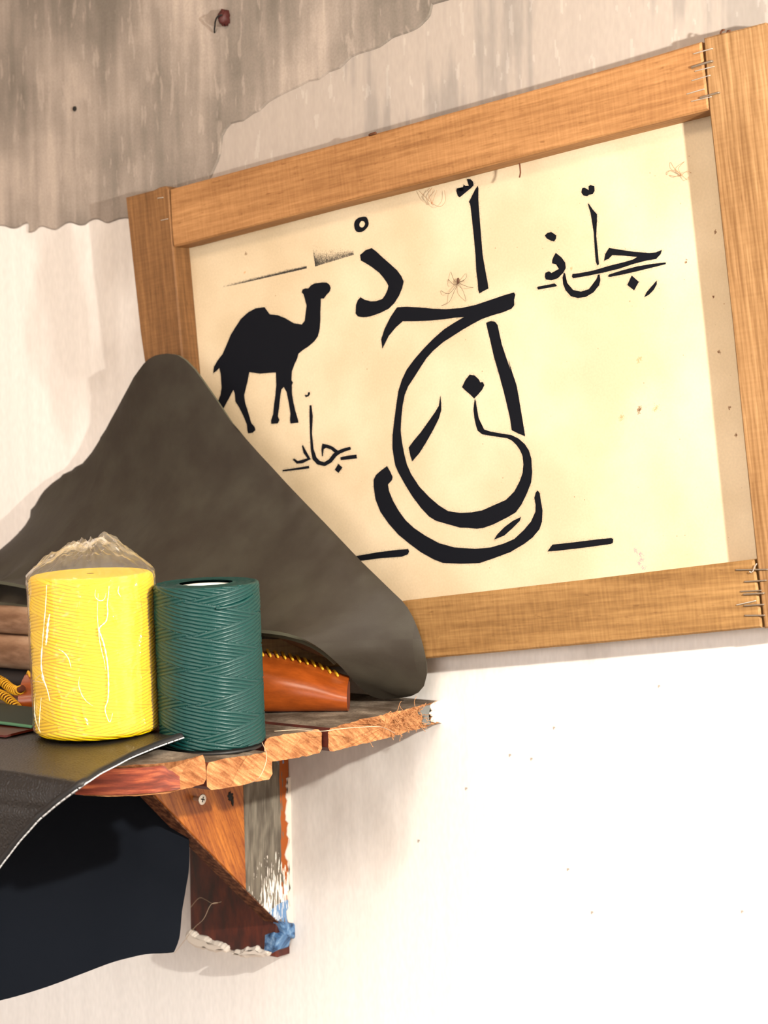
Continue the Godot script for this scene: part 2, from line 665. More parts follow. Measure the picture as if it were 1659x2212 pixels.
func wall_texture() -> ImageTexture:
	# 1.2 m x 0.9 m of old white paint; older greyish coats show above, brush streaks run down
	var w := 1280
	var h := 960
	var cloud := noise_bytes(w, h, 101, 0.0042, 1, 2, 5)
	var streak := noise_bytes(w, h, 102, 0.09, 1, 26, 4)
	var fine := noise_bytes(w, h, 103, 0.3, 1, 3, 2)
	var edge := noise_bytes(w, h, 104, 0.03, 1, 1, 5)
	var fleck := noise_bytes(w, h, 105, 0.09, 1, 4, 4)
	var out := PackedByteArray()
	out.resize(w * h * 3)
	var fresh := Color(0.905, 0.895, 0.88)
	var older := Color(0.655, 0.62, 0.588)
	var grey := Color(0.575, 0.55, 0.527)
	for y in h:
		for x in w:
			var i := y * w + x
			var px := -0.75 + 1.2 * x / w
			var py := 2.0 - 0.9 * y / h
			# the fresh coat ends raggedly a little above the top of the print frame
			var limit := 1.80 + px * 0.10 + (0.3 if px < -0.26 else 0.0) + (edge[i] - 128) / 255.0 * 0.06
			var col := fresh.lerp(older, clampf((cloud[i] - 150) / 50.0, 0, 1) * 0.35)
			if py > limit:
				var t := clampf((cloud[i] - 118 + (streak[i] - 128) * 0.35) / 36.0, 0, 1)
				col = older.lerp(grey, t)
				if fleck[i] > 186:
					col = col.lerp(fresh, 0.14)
			var g := 1.0 + (streak[i] - 128) / 255.0 * 0.035 + (fine[i] - 128) / 255.0 * 0.05
			out[i * 3] = clampi(int(255 * col.r * g), 0, 255)
			out[i * 3 + 1] = clampi(int(255 * col.g * g), 0, 255)
			out[i * 3 + 2] = clampi(int(255 * col.b * g), 0, 255)
	for at in [Vector2(0.056, 1.425), Vector2(0.073, 1.424), Vector2(0.168, 1.477), Vector2(0.10, 1.355), Vector2(0.118, 1.33), Vector2(0.225, 1.345), Vector2(0.178, 1.262), Vector2(0.02, 1.40), Vector2(-0.02, 1.36), Vector2(0.09, 1.445)]:
		var sx := int((at.x + 0.75) / 1.2 * w)
		var sy := int((2.0 - at.y) / 0.9 * h)
		for j in 3:
			out[((sy + j / 2) * w + sx + j % 2) * 3] = 150
			out[((sy + j / 2) * w + sx + j % 2) * 3 + 1] = 140
			out[((sy + j / 2) * w + sx + j % 2) * 3 + 2] = 130
	return to_texture(w, h, out)


func skim_texture() -> ImageTexture:
	# rubbed, sooty older coat: broad grey patches, wiped streaks and paler flakes
	var w := 1024
	var h := 768
	var cloud := noise_bytes(w, h, 121, 0.0062, 1, 2, 5)
	var wipe := noise_bytes(w, h, 122, 0.06, 1, 14, 4)
	var side := noise_bytes(w, h, 123, 0.05, 10, 1, 4)
	var flake := noise_bytes(w, h, 124, 0.09, 1, 5, 4)
	var fine := noise_bytes(w, h, 125, 0.35, 1, 1, 2)
	var out := PackedByteArray()
	out.resize(w * h * 3)
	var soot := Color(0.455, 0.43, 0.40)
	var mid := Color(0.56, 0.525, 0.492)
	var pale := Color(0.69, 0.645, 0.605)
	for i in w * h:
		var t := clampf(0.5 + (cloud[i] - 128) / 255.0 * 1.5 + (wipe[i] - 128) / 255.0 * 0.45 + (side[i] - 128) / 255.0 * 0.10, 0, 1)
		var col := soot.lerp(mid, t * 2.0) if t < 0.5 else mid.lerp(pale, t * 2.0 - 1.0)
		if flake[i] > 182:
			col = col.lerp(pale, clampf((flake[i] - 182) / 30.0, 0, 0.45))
		var g := 1.0 + (fine[i] - 128) / 255.0 * 0.10
		out[i * 3] = clampi(int(255 * col.r * g), 0, 255)
		out[i * 3 + 1] = clampi(int(255 * col.g * g), 0, 255)
		out[i * 3 + 2] = clampi(int(255 * col.b * g), 0, 255)
	return to_texture(w, h, out)


func strip_texture() -> ImageTexture:
	# old grey paint on the wall end of the bracket: u from the orange varnish (0) to the wall (1), v from the top (0) down
	var w := 256
	var h := 512
	var grain := noise_bytes(w, h, 131, 0.12, 1, 10, 4)
	var blot := noise_bytes(w, h, 132, 0.02, 1, 2, 4)
	var ragged := noise_bytes(w, h, 133, 0.05, 1, 4, 3)
	var rag2 := noise_bytes(w, h, 134, 0.09, 1, 5, 3)
	var out := PackedByteArray()
	out.resize(w * h * 3)
	for y in h:
		for x in w:
			var i := y * w + x
			var u := float(x) / w
			var v := float(y) / h
			var col := Color(0.36, 0.335, 0.30).lerp(Color(0.47, 0.445, 0.40), clampf(0.5 + (blot[i] - 128) / 120.0, 0, 1))
			col = col * (1.0 + (grain[i] - 128) / 255.0 * 0.25)
			if u > 0.80 + (ragged[i] - 128) / 255.0 * 0.16 and v > 0.06:
				col = Color(0.62, 0.33, 0.15)
			if u > 0.66 and v < 0.22 and ragged[i] > 158:
				col = Color(0.45, 0.60, 0.78)
			if v > 0.62 and rag2[i] > 205 - 95 * clampf((v - 0.62) / 0.2, 0, 1) * clampf((u - 0.1) / 0.35, 0, 1) and v < 0.93:
				col = Color(0.93, 0.91, 0.88)
			if v > 0.86 and u > 0.45 and rag2[i] < 150:
				col = Color(0.42, 0.56, 0.72)
			out[i * 3] = clampi(int(255 * col.r), 0, 255)
			out[i * 3 + 1] = clampi(int(255 * col.g), 0, 255)
			out[i * 3 + 2] = clampi(int(255 * col.b), 0, 255)
	return to_texture(w, h, out)


const SCREEN_AT := Rect2(-0.285, 1.45, 0.60, 0.44)


func screen_texture() -> ImageTexture:
	# stretched screen cloth: cream, stained, with fine overspray of the stencil paint
	var w := 1024
	var h := 752
	var cloud := noise_bytes(w, h, 111, 0.006, 1, 1, 5)
	var weave := noise_bytes(w, h, 112, 0.28, 1, 1, 3)
	var out := PackedByteArray()
	out.resize(w * h * 3)
	var a := Color(0.765, 0.70, 0.585)
	var b := Color(0.82, 0.76, 0.65)
	for i in w * h:
		var col := a.lerp(b, clampf(0.5 + (cloud[i] - 128) / 150.0, 0, 1))
		var g := 1.0 + (weave[i] - 128) / 255.0 * 0.05
		out[i * 3] = clampi(int(255 * col.r * g), 0, 255)
		out[i * 3 + 1] = clampi(int(255 * col.g * g), 0, 255)
		out[i * 3 + 2] = clampi(int(255 * col.b * g), 0, 255)
	var im := Image.create_from_data(w, h, false, Image.FORMAT_RGB8, out)
	im.resize(2048, 1504, Image.INTERPOLATE_CUBIC)
	var r := RandomNumberGenerator.new()
	r.seed = 5
	var dot := func(p: Vector2, col: Color, alpha: float, n: int) -> void:
		var c := Vector2i((p - SCREEN_AT.position) / SCREEN_AT.size * Vector2(2048, 1504))
		c.y = 1503 - c.y
		for dy in n:
			for dx in n:
				var t := c + Vector2i(dx, dy)
				if t.x >= 0 and t.y >= 0 and t.x < 2048 and t.y < 1504:
					im.set_pixelv(t, im.get_pixelv(t).lerp(col, alpha))
	var black := Color(0.16, 0.155, 0.15)
	for shape in print_shapes():
		var o: PackedVector2Array = shape[1]
		for i in o.size():
			var p := o[i]
			var q := o[(i + 1) % o.size()]
			var count := int(p.distance_to(q) / 0.00010)
			for k in count:
				var s := p.lerp(q, r.randf()) + Vector2(r.randfn(), r.randfn()) * 0.0008
				dot.call(s, black, r.randf_range(0.08, 0.30), 1)
	# paint that crept past the edge of a stencil above the camel
	for line in [[q2([-187.6,1739.6, -107.7,1748.9]), 0.0007, 5200], [q2([-99.8,1749.7, -65.5,1755.6]), 0.0012, 4200]]:
		var e: PackedVector2Array = line[0]
		var up := (e[1] - e[0]).orthogonal().normalized()
		if up.y < 0:
			up = -up
		for k in int(line[2]):
			var t := r.randf()
			if line[2] == 5200:
				t = sqrt(t)
			else:
				t = t * t
			dot.call(e[0].lerp(e[1], t) + up * absf(r.randfn()) * float(line[1]) * (1.0 + 2.5 * (1.0 - t if line[2] == 4200 else 0.0)), black, r.randf_range(0.2, 0.6), 1)
	for k in 420:                                    # fly specks and crumbs
		var s := SCREEN_AT.position + SCREEN_AT.size * Vector2(r.randf(), r.randf())
		dot.call(s, Color(0.45, 0.30, 0.20), r.randf_range(0.15, 0.75), 1 if r.randf() < 0.75 else 2)
	var stains := q2([158.2,1647, 170,1647.7, 145.5,1642.4, 158.5,1677.9, 109.6,1736.1, 191.6,1735.5, 210.4,1713.7, 213.8,1680.6, 220.6,1647.4, 224.8,1630.9, 217.2,1773.6, 212.3,1752, 88.2,1534.9, -164.3,1762.4, -165.5,1749.4])
	for k in stains.size():
		var brown := Color(0.36, 0.24, 0.16) if k in [0, 5, 6, 7, 8, 9, 10, 11, 13] else Color(0.80, 0.58, 0.42)
		for j in (50 if k < 4 else 16):
			dot.call(stains[k] + Vector2(r.randfn(), r.randfn() * 1.4).rotated(-0.6) * (0.0008 if k < 4 else 0.0004), brown, 0.45, 2)
	var pink := q2([154.5,1560.2, 157.8,1558.6, 159,1555.2, 160.3,1550.4, 157,1553.1])
	for k in pink.size():
		for j in 30:
			dot.call(pink[k] + Vector2(r.randfn(), r.randfn()) * 0.0009, Color(0.83, 0.45, 0.55), 0.3, 2)
	return ImageTexture.create_from_image(im)


# ------------------------------------------------------------------ lamps

func ceiling_fill(at: Vector3, size: Vector2, color: Color, energy: float) -> void:  # unseen panel, added to give a soft warm fill
	var o := thing("added_fill_panel", "unseen flat square warm white panel added as fill light on the workshop ceiling", "lamp", at)
	var rim := StandardMaterial3D.new()
	rim.albedo_color = Color(0.85, 0.85, 0.85)
	var s := size / 2 + Vector2(0.02, 0.02)
	part(o, "frame", prism(PackedVector2Array([Vector2(-s.x, -s.y), Vector2(s.x, -s.y), Vector2(s.x, s.y), Vector2(-s.x, s.y)]), -0.015, 0.02, 0.004, Vector2.RIGHT, Vector2.ONE, Transform3D(Basis(Vector3.RIGHT, PI / 2), at)), rim)
	var glow := StandardMaterial3D.new()
	glow.albedo_color = Color(0.9, 0.9, 0.9)
	glow.emission_enabled = true
	glow.emission = color
	glow.emission_energy_multiplier = 1.0
	s = size / 2
	part(o, "diffuser", prism(PackedVector2Array([Vector2(-s.x, -s.y), Vector2(s.x, -s.y), Vector2(s.x, s.y), Vector2(-s.x, s.y)]), 0.0201, 0.026, 0.001, Vector2.RIGHT, Vector2.ONE, Transform3D(Basis(Vector3.RIGHT, PI / 2), at)), glow)
	var l := AreaLight3D.new()
	l.name = "fill_light"
	l.area_size = size
	l.light_color = color
	l.light_energy = energy
	l.shadow_enabled = true
	l.area_range = 8.0
	l.rotation = Vector3(-PI / 2, 0, 0)
	l.position = Vector3(0, -0.03, 0)
	o.add_child(l)


func pendant_bulb(at: Vector3, color: Color, energy: float) -> void:
	var o := thing("pendant_bulb", "bare round light bulb hanging on a black cord in front of the wall", "lamp", at)
	var glow := StandardMaterial3D.new()
	glow.albedo_color = Color(1, 1, 1)
	glow.emission_enabled = true
	glow.emission = color
	glow.emission_energy_multiplier = 8.0
	part(o, "bulb", lathe(q2([0, -12, 6, -10.5, 10, -6.5, 11.5, -1, 11.5, 3, 10, 9, 8, 15, 8, 22, 0, 22]), at, 24), glow)
	part(o, "socket", lathe(q2([0, 22, 11, 22, 12, 25, 12, 52, 7, 62, 0, 62]), at, 20), M.black_socket_and_shade)
	part(o, "cord", tube(PackedVector3Array([at + Vector3(0, 0.06, 0), at + Vector3(0, 0.5, 0), Vector3(at.x, 2.70, at.z)]), 0.003, 6), M.black_socket_and_shade)
	var l := OmniLight3D.new()
	l.name = "bulb_light"
	l.light_color = color
	l.light_energy = energy
	l.light_size = 0.011
	l.omni_range = 8.0
	l.omni_attenuation = 2.0
	l.shadow_enabled = true
	o.add_child(l)


# ------------------------------------------------------------------ the room

func box_mesh(lo: Vector3, hi: Vector3) -> ArrayMesh:
	return prism(PackedVector2Array([Vector2(lo.x, lo.y), Vector2(hi.x, lo.y), Vector2(hi.x, hi.y), Vector2(lo.x, hi.y)]), lo.z, hi.z, 0.0, Vector2.RIGHT, Vector2.ONE)


func build_room() -> void:
	# the visible wall: its painted part has the coat texture, the rest goes on with the colour of the rim
	var st := start()
	var xs := [-2.2, -0.75, 0.45, 2.4]
	var ys := [0.0, 1.1, 2.0, 2.72]
	st.set_smooth_group(-1)
	for r in 3:
		for c in 3:
			var p := []
			for k in [[0, 0], [1, 0], [1, 1], [0, 1]]:
				var x: float = xs[c + k[0]]
				var y: float = ys[r + k[1]]
				p.append([Vector3(x, y, 0), Vector2((x + 0.75) / 1.2, (2.0 - y) / 0.9)])
			tri(st, p[0][0], p[1][0], p[2][0], p[0][1], p[1][1], p[2][1])
			tri(st, p[0][0], p[2][0], p[3][0], p[0][1], p[2][1], p[3][1])
	var front := finish(st)
	var back := box_mesh(Vector3(-2.2, 0, -0.2), Vector3(2.4, 2.72, -0.0005))
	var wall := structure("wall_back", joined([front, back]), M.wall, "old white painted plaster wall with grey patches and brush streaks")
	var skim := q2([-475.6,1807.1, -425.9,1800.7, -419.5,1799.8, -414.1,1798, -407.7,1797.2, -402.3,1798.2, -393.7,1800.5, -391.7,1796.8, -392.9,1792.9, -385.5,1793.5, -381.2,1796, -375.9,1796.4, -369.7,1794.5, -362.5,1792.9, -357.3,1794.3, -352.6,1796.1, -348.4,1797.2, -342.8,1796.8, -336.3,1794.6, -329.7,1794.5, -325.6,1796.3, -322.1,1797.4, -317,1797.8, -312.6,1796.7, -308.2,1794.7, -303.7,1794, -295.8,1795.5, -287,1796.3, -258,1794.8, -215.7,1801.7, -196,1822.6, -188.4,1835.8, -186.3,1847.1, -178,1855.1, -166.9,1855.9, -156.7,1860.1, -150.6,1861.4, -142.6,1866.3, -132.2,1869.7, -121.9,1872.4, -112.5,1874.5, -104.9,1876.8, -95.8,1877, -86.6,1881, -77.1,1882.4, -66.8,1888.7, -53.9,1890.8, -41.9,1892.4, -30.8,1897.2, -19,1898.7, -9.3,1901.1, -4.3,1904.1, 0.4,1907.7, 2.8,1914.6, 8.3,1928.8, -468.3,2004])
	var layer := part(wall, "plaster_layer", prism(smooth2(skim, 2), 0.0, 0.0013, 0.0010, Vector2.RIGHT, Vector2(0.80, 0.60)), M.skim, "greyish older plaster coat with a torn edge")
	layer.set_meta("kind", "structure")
	structure("floor", box_mesh(Vector3(-2.2, -0.1, -0.2), Vector3(2.4, 0.0, 3.4)), M.concrete, "plain grey concrete workshop floor")
	structure("ceiling", box_mesh(Vector3(-2.2, 2.7, -0.2), Vector3(2.4, 2.85, 3.4)), M.room_wall, "plain cream plastered workshop ceiling")
	structure("wall_left", box_mesh(Vector3(-2.4, 0, -0.2), Vector3(-2.2, 2.7, 3.4)), M.room_wall, "cream side wall on the left of the shelf")
	structure("wall_right", box_mesh(Vector3(2.4, 0, -0.2), Vector3(2.6, 2.7, 3.4)), M.room_wall, "cream side wall beyond the hanging bulb")
	structure("wall_front", joined([box_mesh(Vector3(-2.2, 0, 3.2), Vector3(-1.6, 2.7, 3.4)), box_mesh(Vector3(1.9, 0, 3.2), Vector3(2.4, 2.7, 3.4)), box_mesh(Vector3(-1.6, 2.45, 3.2), Vector3(1.9, 2.7, 3.4))]), M.room_wall, "front wall with the wide open shop doorway")


# ------------------------------------------------------------------ shelf and bracket

func plank(parent: Node3D, z0: float, z1: float, x1: float, h: float, thick: float, end_mat: Material, skew: float, seed_: int, round_front := 0.0, ragged := 0.00022) -> MeshInstance3D:
	var r := RandomNumberGenerator.new()
	r.seed = seed_
	# outline in (z, height), rounded, run along x; the sawn end is uneven
	var b := 0.0025
	var prof := [Vector2(z0, h - thick + b), Vector2(z0 + b, h - thick), Vector2(lerpf(z0, z1, 0.5), h - thick - 0.0006), Vector2(z1 - b, h - thick), Vector2(z1, h - thick + b), Vector2(z1 + 0.0004, h - thick * 0.5), Vector2(z1, h - b), Vector2(z1 - b * 0.8, h), Vector2(lerpf(z0, z1, 0.66), h + 0.0004), Vector2(lerpf(z0, z1, 0.33), h - 0.0003), Vector2(z0 + b * 0.8, h), Vector2(z0, h - b)]
	var top := start()
	var side := start()
	var cap := start()
	top.set_smooth_group(-1)
	side.set_smooth_group(-1)
	cap.set_smooth_group(-1)
	var ends := []
	var rim := PackedVector3Array()
	# finer outline for the end
	for i in prof.size():
		var a: Vector2 = prof[i]
		var c: Vector2 = prof[(i + 1) % prof.size()]
		var n := maxi(1, int(a.distance_to(c) / 0.003))
		for k in n:
			var p := a.lerp(c, float(k) / n)
			rim.append(Vector3(x1 + skew * (z1 - p.x) / (z1 - z0) - round_front * pow(clampf((p.x - z0) / (z1 - z0), 0, 1), 3.5) + r.randfn() * ragged, p.y + r.randfn() * 0.0002, p.x + r.randfn() * 0.0002))
	var mid := Vector3.ZERO
	for p in rim:
		mid += p / rim.size()
	var n := rim.size()
	for i in n:
		var a := rim[i]
		var c := rim[(i + 1) % n]
		var far_a := Vector3(-0.85, a.y, a.z)
		var far_c := Vector3(-0.85, c.y, c.z)
		var is_top := a.y > h - 0.0015 and c.y > h - 0.0015
		var st := top if is_top else side
		var ua := Vector2(a.x / 0.3, (a.z if is_top else a.z + a.y) / 0.3)
		var uc := Vector2(c.x / 0.3, (c.z if is_top else c.z + c.y) / 0.3)
		tri(st, a, far_a, far_c, ua, ua - Vector2(2.8, 0), uc - Vector2(2.8, 0))
		tri(st, a, far_c, c, ua, uc - Vector2(2.8, 0), uc)
		# the sawn face: three rings to the middle
		var last_a := a
		var last_c := c
		for k in 3:
			var t := [0.35, 0.7, 1.0][k] as float
			var na := a.lerp(mid, t)
			var nc := c.lerp(mid, t)
			var bump := func(p: Vector3) -> Vector3: return p + Vector3(sin(p.z * 1900.0 + p.y * 700.0) * sin(p.y * 1500.0 + seed_) * ragged * 0.7 * (1.0 if t < 1.0 else 0.0), 0, 0)
			na = bump.call(na)
			nc = bump.call(nc)
			var uv := func(p: Vector3) -> Vector2: return Vector2((p.z * 0.8 + p.y * 0.6) / 0.09, (p.y * 0.8 - p.z * 0.6) / 0.05)
			tri(cap, last_a, last_c, nc, uv.call(last_a), uv.call(last_c), uv.call(nc))
			if k < 2:
				tri(cap, last_a, nc, na, uv.call(last_a), uv.call(nc), uv.call(na))
			last_a = na
			last_c = nc
	var m := finish(top)
	m = finish(side, m)
	m = finish(cap, m)
	var o := part(parent, "plank", m, null)
	o.set_surface_override_material(0, M.dust_top)
	o.set_surface_override_material(1, M.under_red)
	o.set_surface_override_material(2, end_mat)
	return o


func build_shelf() -> void:
	var o := thing("wall_shelf", "dusty wooden plank shelf with rough sawn ends on a wall bracket", "shelf", Vector3(-0.1, -0.016, 0.15), true)
	plank(o, 0.2172, 0.281, -0.0085, 0.0, 0.0172, M.end_grain, -0.001, 3, 0.046)
	plank(o, 0.170, 0.2165, -0.0095, -0.0050, 0.0168, M.end_grain, 0.010, 5)
	plank(o, 0.119, 0.1615, -0.0125, 0.0, 0.0150, M.end_grain, 0.0095, 7)
	plank(o, 0.0, 0.1165, 0.0005, 0.0, 0.0150, M.end_grain, -0.001, 9, 0.0, 0.0006)
	# red stain over the front part of the front plank's end
	var skin := []
	for i in 19:
		var t := i / 18.0
		var z := lerpf(0.2395, 0.2806, t)
		var x := -0.0085 - 0.046 * pow((z - 0.2172) / 0.0638, 3.5) + 0.0006
		var row := PackedVector3Array()
		var top := -0.0012 if t > 0.25 else lerpf(-0.009, -0.0012, t * 4.0) + 0.0008 * sin(t * 60.0)
		for k in 7:
			row.append(Vector3(x + 0.0002 * sin(k * 2.1 + i * 1.3), lerpf(-0.0164, top, k / 6.0), z))
		skin.append(row)
	part(o, "red_stain", slab(skin, 0.0009, Vector2(0.5, 0.2), false), M.end_red, "dark red stained round of the front plank's end")
	# old paint and plaster at the wall end of the last plank
	var tip := ragged(q2([-1, -0.5, 9, -0.5, 13, -2.5, 10, -5, 14, -7, 9, -9, 12, -12, 5, -13.5, -1, -14.5]), 3, 0.0007, 33)
	part(o, "plaster_smear", prism(tip, 0.0, 0.0014, 0.0004, Vector2.RIGHT, Vector2.ONE, Transform3D(Basis(Vector3(0, 0, 1), Vector3(0, 1, 0), Vector3(1, 0, 0)), Vector3.ZERO)), M.plaster)
	tip = ragged(q2([12, -1, 22, -1.2, 24, -5, 19, -8, 21, -12, 12, -14, 14, -8]), 3, 0.0006, 34)
	part(o, "grey_paint", prism(tip, 0.0, 0.0011, 0.0003, Vector2.RIGHT, Vector2.ONE, Transform3D(Basis(Vector3(0, 0, 1), Vector3(0, 1, 0), Vector3(1, 0, 0)), Vector3.ZERO)), M.grey_paint)
	# torn fibres on the end of the plank at the wall
	var tufts := []
	var r := RandomNumberGenerator.new()
	r.seed = 21
	for k in 150:
		var at := Vector3(0.002, r.randf_range(-0.013, -0.001), r.randf_range(0.004, 0.085))
		if r.randf() < 0.5:
			at.z = r.randf_range(0.02, 0.055)
		var path := PackedVector3Array([at - Vector3(0.002, 0, 0)])
		var d := Vector3(r.randf_range(0.2, 1), r.randf_range(-1, 0.7), r.randf_range(-1, 1)).normalized()
		for i in 5:
			d = (d + Vector3(r.randfn() * 0.5, r.randfn() * 0.5 - 0.12, r.randfn() * 0.5)).normalized()
			path.append(path[-1] + d * r.randf_range(0.0008, 0.0022))
		tufts.append(tube(path, r.randf_range(0.00010, 0.00022), 4))
	var t := part(o, "wood_fibres", joined(tufts), M.splinter, "torn pale wood fibres and fluff")
	t.set_meta("kind", "stuff")
	# ---- bracket (world axes) ----
	var w := Node3D.new()
	w.name = "bracket"
	o.add_child(w)
	w.transform = o.transform.affine_inverse()
	var side := Transform3D(Basis(Vector3(0, 0, 1), Vector3(0, 1, 0), Vector3(1, 0, 0)), Vector3.ZERO)   # outline (z, y), thickness along x
	part(w, "gusset", prism(q2([48.5, 1437, 174, 1434.6, 134, 1399, 90, 1359, 47.2, 1320.5]), -0.1475, -0.134, 0.0008, Vector2(0.42, 0.91).normalized(), Vector2(0.22, 0.06), side), M.varnish, "orange varnished triangular brace")
	var strip := q2([48.3, 1436, 47.0, 1320.3, 14, 1291.5, 10, 1288, 0.5, 1284, 0.3, 1437])
	var sm := prism(strip, -0.1475, -0.1342, 0.0005, Vector2.RIGHT, Vector2(1, 1), side)
	part(w, "painted_strip", lay_uv(sm, func(p: Vector3) -> Vector2: return Vector2(clampf((0.0485 - p.z) / 0.0485, 0, 1), clampf((1.40 - p.y) / 0.115, 0, 1))), M.old_strip, "old grey painted end of the brace")
	part(w, "edge", prism(q2([174, 1434.2, 134, 1398.6, 90, 1358.6, 47, 1320, 14, 1291, 13, 1289.8, 46.6, 1318.6, 90, 1357.2, 134, 1397.2, 174, 1432.6]), -0.1478, -0.1338, 0.0004, Vector2(0.74, 0.67), Vector2(0.1, 0.1), side), M.raw_edge, "rough brown underside of the brace")
	part(w, "back_board", prism(smooth2(q2([-221, 1437, -220.5, 1350, -221, 1272, -214, 1266, -200, 1267.5, -180, 1264.5, -160, 1265.5, -137, 1266, -136, 1300, -136.5, 1437]), 1), 0.0, 0.014, 0.001, Vector2.DOWN, Vector2(0.3, 0.1)), M.under_red, "dark red-brown upright board")
	# white plaster slopped over the foot of the board and along the wall edge of the brace
	var foot := q2([-222,1272.7, -218.2,1275.3, -214.5,1273.7, -210.9,1271.9, -204.4,1272.4, -199.9,1270.4, -196.3,1269.6, -189,1269.9, -184.5,1268.6, -181.8,1267.6, -182.8,1263.4, -188.2,1263.3, -193.7,1261.5, -200.6,1262.2, -207.5,1262.2, -212.1,1262.5, -216.7,1263.9, -221.3,1266, -223,1269.1])
	part(w, "plaster_smear", prism(ragged(foot, 3, 0.0006, 31), 0.0, 0.0185, 0.0022), M.plaster)
	foot = q2([-178.7,1263.4, -174.6,1266.6, -170.1,1266.6, -165.6,1269.3, -159.8,1269.8, -154.9,1271.9, -150.5,1270.2, -145.3,1271.3, -140.1,1269.7, -143.6,1266.6, -150.7,1264.5, -157.8,1263.8, -164.9,1262.1, -172,1262.3])
	part(w, "plaster_smear", prism(ragged(foot, 3, 0.0006, 32), 0.0, 0.0175, 0.0022), M.plaster)
	var rb := RandomNumberGenerator.new()
	rb.seed = 4
	var slop := PackedVector2Array()
	for k in 40:
		var v := k / 39.0
		slop.append(Vector2(0.0022 + 0.0045 * rb.randf() * (0.35 + 0.65 * absf(sin(v * 9.0))), lerpf(1.392, 1.287, v)))
	slop.append(Vector2(-0.0005, 1.286))
	slop.append(Vector2(-0.0005, 1.393))
	part(w, "plaster_smear", prism(slop, -0.1345, -0.1332, 0.0004, Vector2.RIGHT, Vector2.ONE, side), M.plaster)
	var wedge := q2([15.3,1292.6, -2.9,1287.6, -4.1,1275.4, 9.7,1281.6])
	part(w, "paint_chip", prism(wedge, -0.139, -0.1315, 0.0012, Vector2.RIGHT, Vector2(0.05, 0.05), side), M.blue_paint, "pale blue paint chip")
	var chip := q2([-146.8,1280.9, -138.9,1284, -132,1282.3, -134.8,1272.1, -141,1268.5, -148,1268.8])
	part(w, "paint_chip", prism(chip, 0.003, 0.0165, 0.0018, Vector2.RIGHT, Vector2(0.05, 0.05)), M.blue_paint, "blue painted splinter")
	var knot := q2([62,1387.8, 59.8,1384.6])
	for k in 2:
		part(w, "knot_hole", lump(Vector3(-0.1339, knot[k].y, knot[k].x), [Vector3(0.0004, 0.0026, 0.0024), Vector3(0.0005, 0.0030, 0.0011)][k], 90 + k, 0.8), M.dark_hole)
	# screw
	var sc := q2([96.8,1391.9])[0]
	var at := Transform3D(Basis(Vector3(0, 1, 0), Vector3(1, 0, 0), Vector3(0, 0, -1)), Vector3(-0.134, sc.y, sc.x))
	var head := transformed(lathe(q2([0, -5, 1.6, -5, 1.6, 4.5, 3.6, 6.6, 3.7, 7.1, 3.2, 7.4, 0, 7.5]), Vector3.ZERO, 20), at)
	var s := part(w, "screw", head, M.steel)
	var slots := []
	for k in 2:
		var a := k * PI / 2 + 0.3
		var u := Vector2.RIGHT.rotated(a)
		var v := Vector2.UP.rotated(a)
		slots.append(prism(PackedVector2Array([-u * 0.0019 - v * 0.0004, u * 0.0019 - v * 0.0004, u * 0.0019 + v * 0.0004, -u * 0.0019 + v * 0.0004]), 0.007, 0.00758, 0.0, Vector2.RIGHT, Vector2.ONE, Transform3D(Basis(Vector3(0, 0, 1), Vector3(0, 1, 0), Vector3(1, 0, 0)), Vector3(-0.134, sc.y, sc.x))))
	part(s, "cross_slot", joined(slots), M.dark_hole)


func transformed(m: ArrayMesh, t: Transform3D) -> ArrayMesh:
	var st := start()
	st.append_from(m, 0, t)
	return st.commit()


func lay_uv(m: ArrayMesh, f: Callable) -> ArrayMesh:
	var arr := m.surface_get_arrays(0)
	var v: PackedVector3Array = arr[Mesh.ARRAY_VERTEX]
	var uv := PackedVector2Array()
	for p in v:
		uv.append(f.call(p))
	arr[Mesh.ARRAY_TEX_UV] = uv
	var out := ArrayMesh.new()
	out.add_surface_from_arrays(Mesh.PRIMITIVE_TRIANGLES, arr)
	return out


func ragged(poly: PackedVector2Array, per: int, by: float, seed_: int) -> PackedVector2Array:
	var r := RandomNumberGenerator.new()
	r.seed = seed_
	var out := smooth2(poly, per)
	for i in out.size():
		out[i] += Vector2(r.randfn(), r.randfn()) * by * 0.5
	return out


func lump(at: Vector3, size: Vector3, seed_: int, rough := 0.35) -> ArrayMesh:
	var n := FastNoiseLite.new()
	n.seed = seed_
	n.frequency = 1.1
	var rows := []
	for r in 11:
		var la := -PI / 2 + PI * r / 10.0
		var row := PackedVector3Array()
		for c in 14:
			var lo := TAU * c / 14.0
			var d := Vector3(cos(la) * cos(lo), sin(la), -cos(la) * sin(lo))
			row.append(at + d * size * (1.0 + rough * 1.6 * n.get_noise_3dv(d * 1.6)))
		rows.append(row)
	return grid(rows, true)


# ------------------------------------------------------------------ print frame

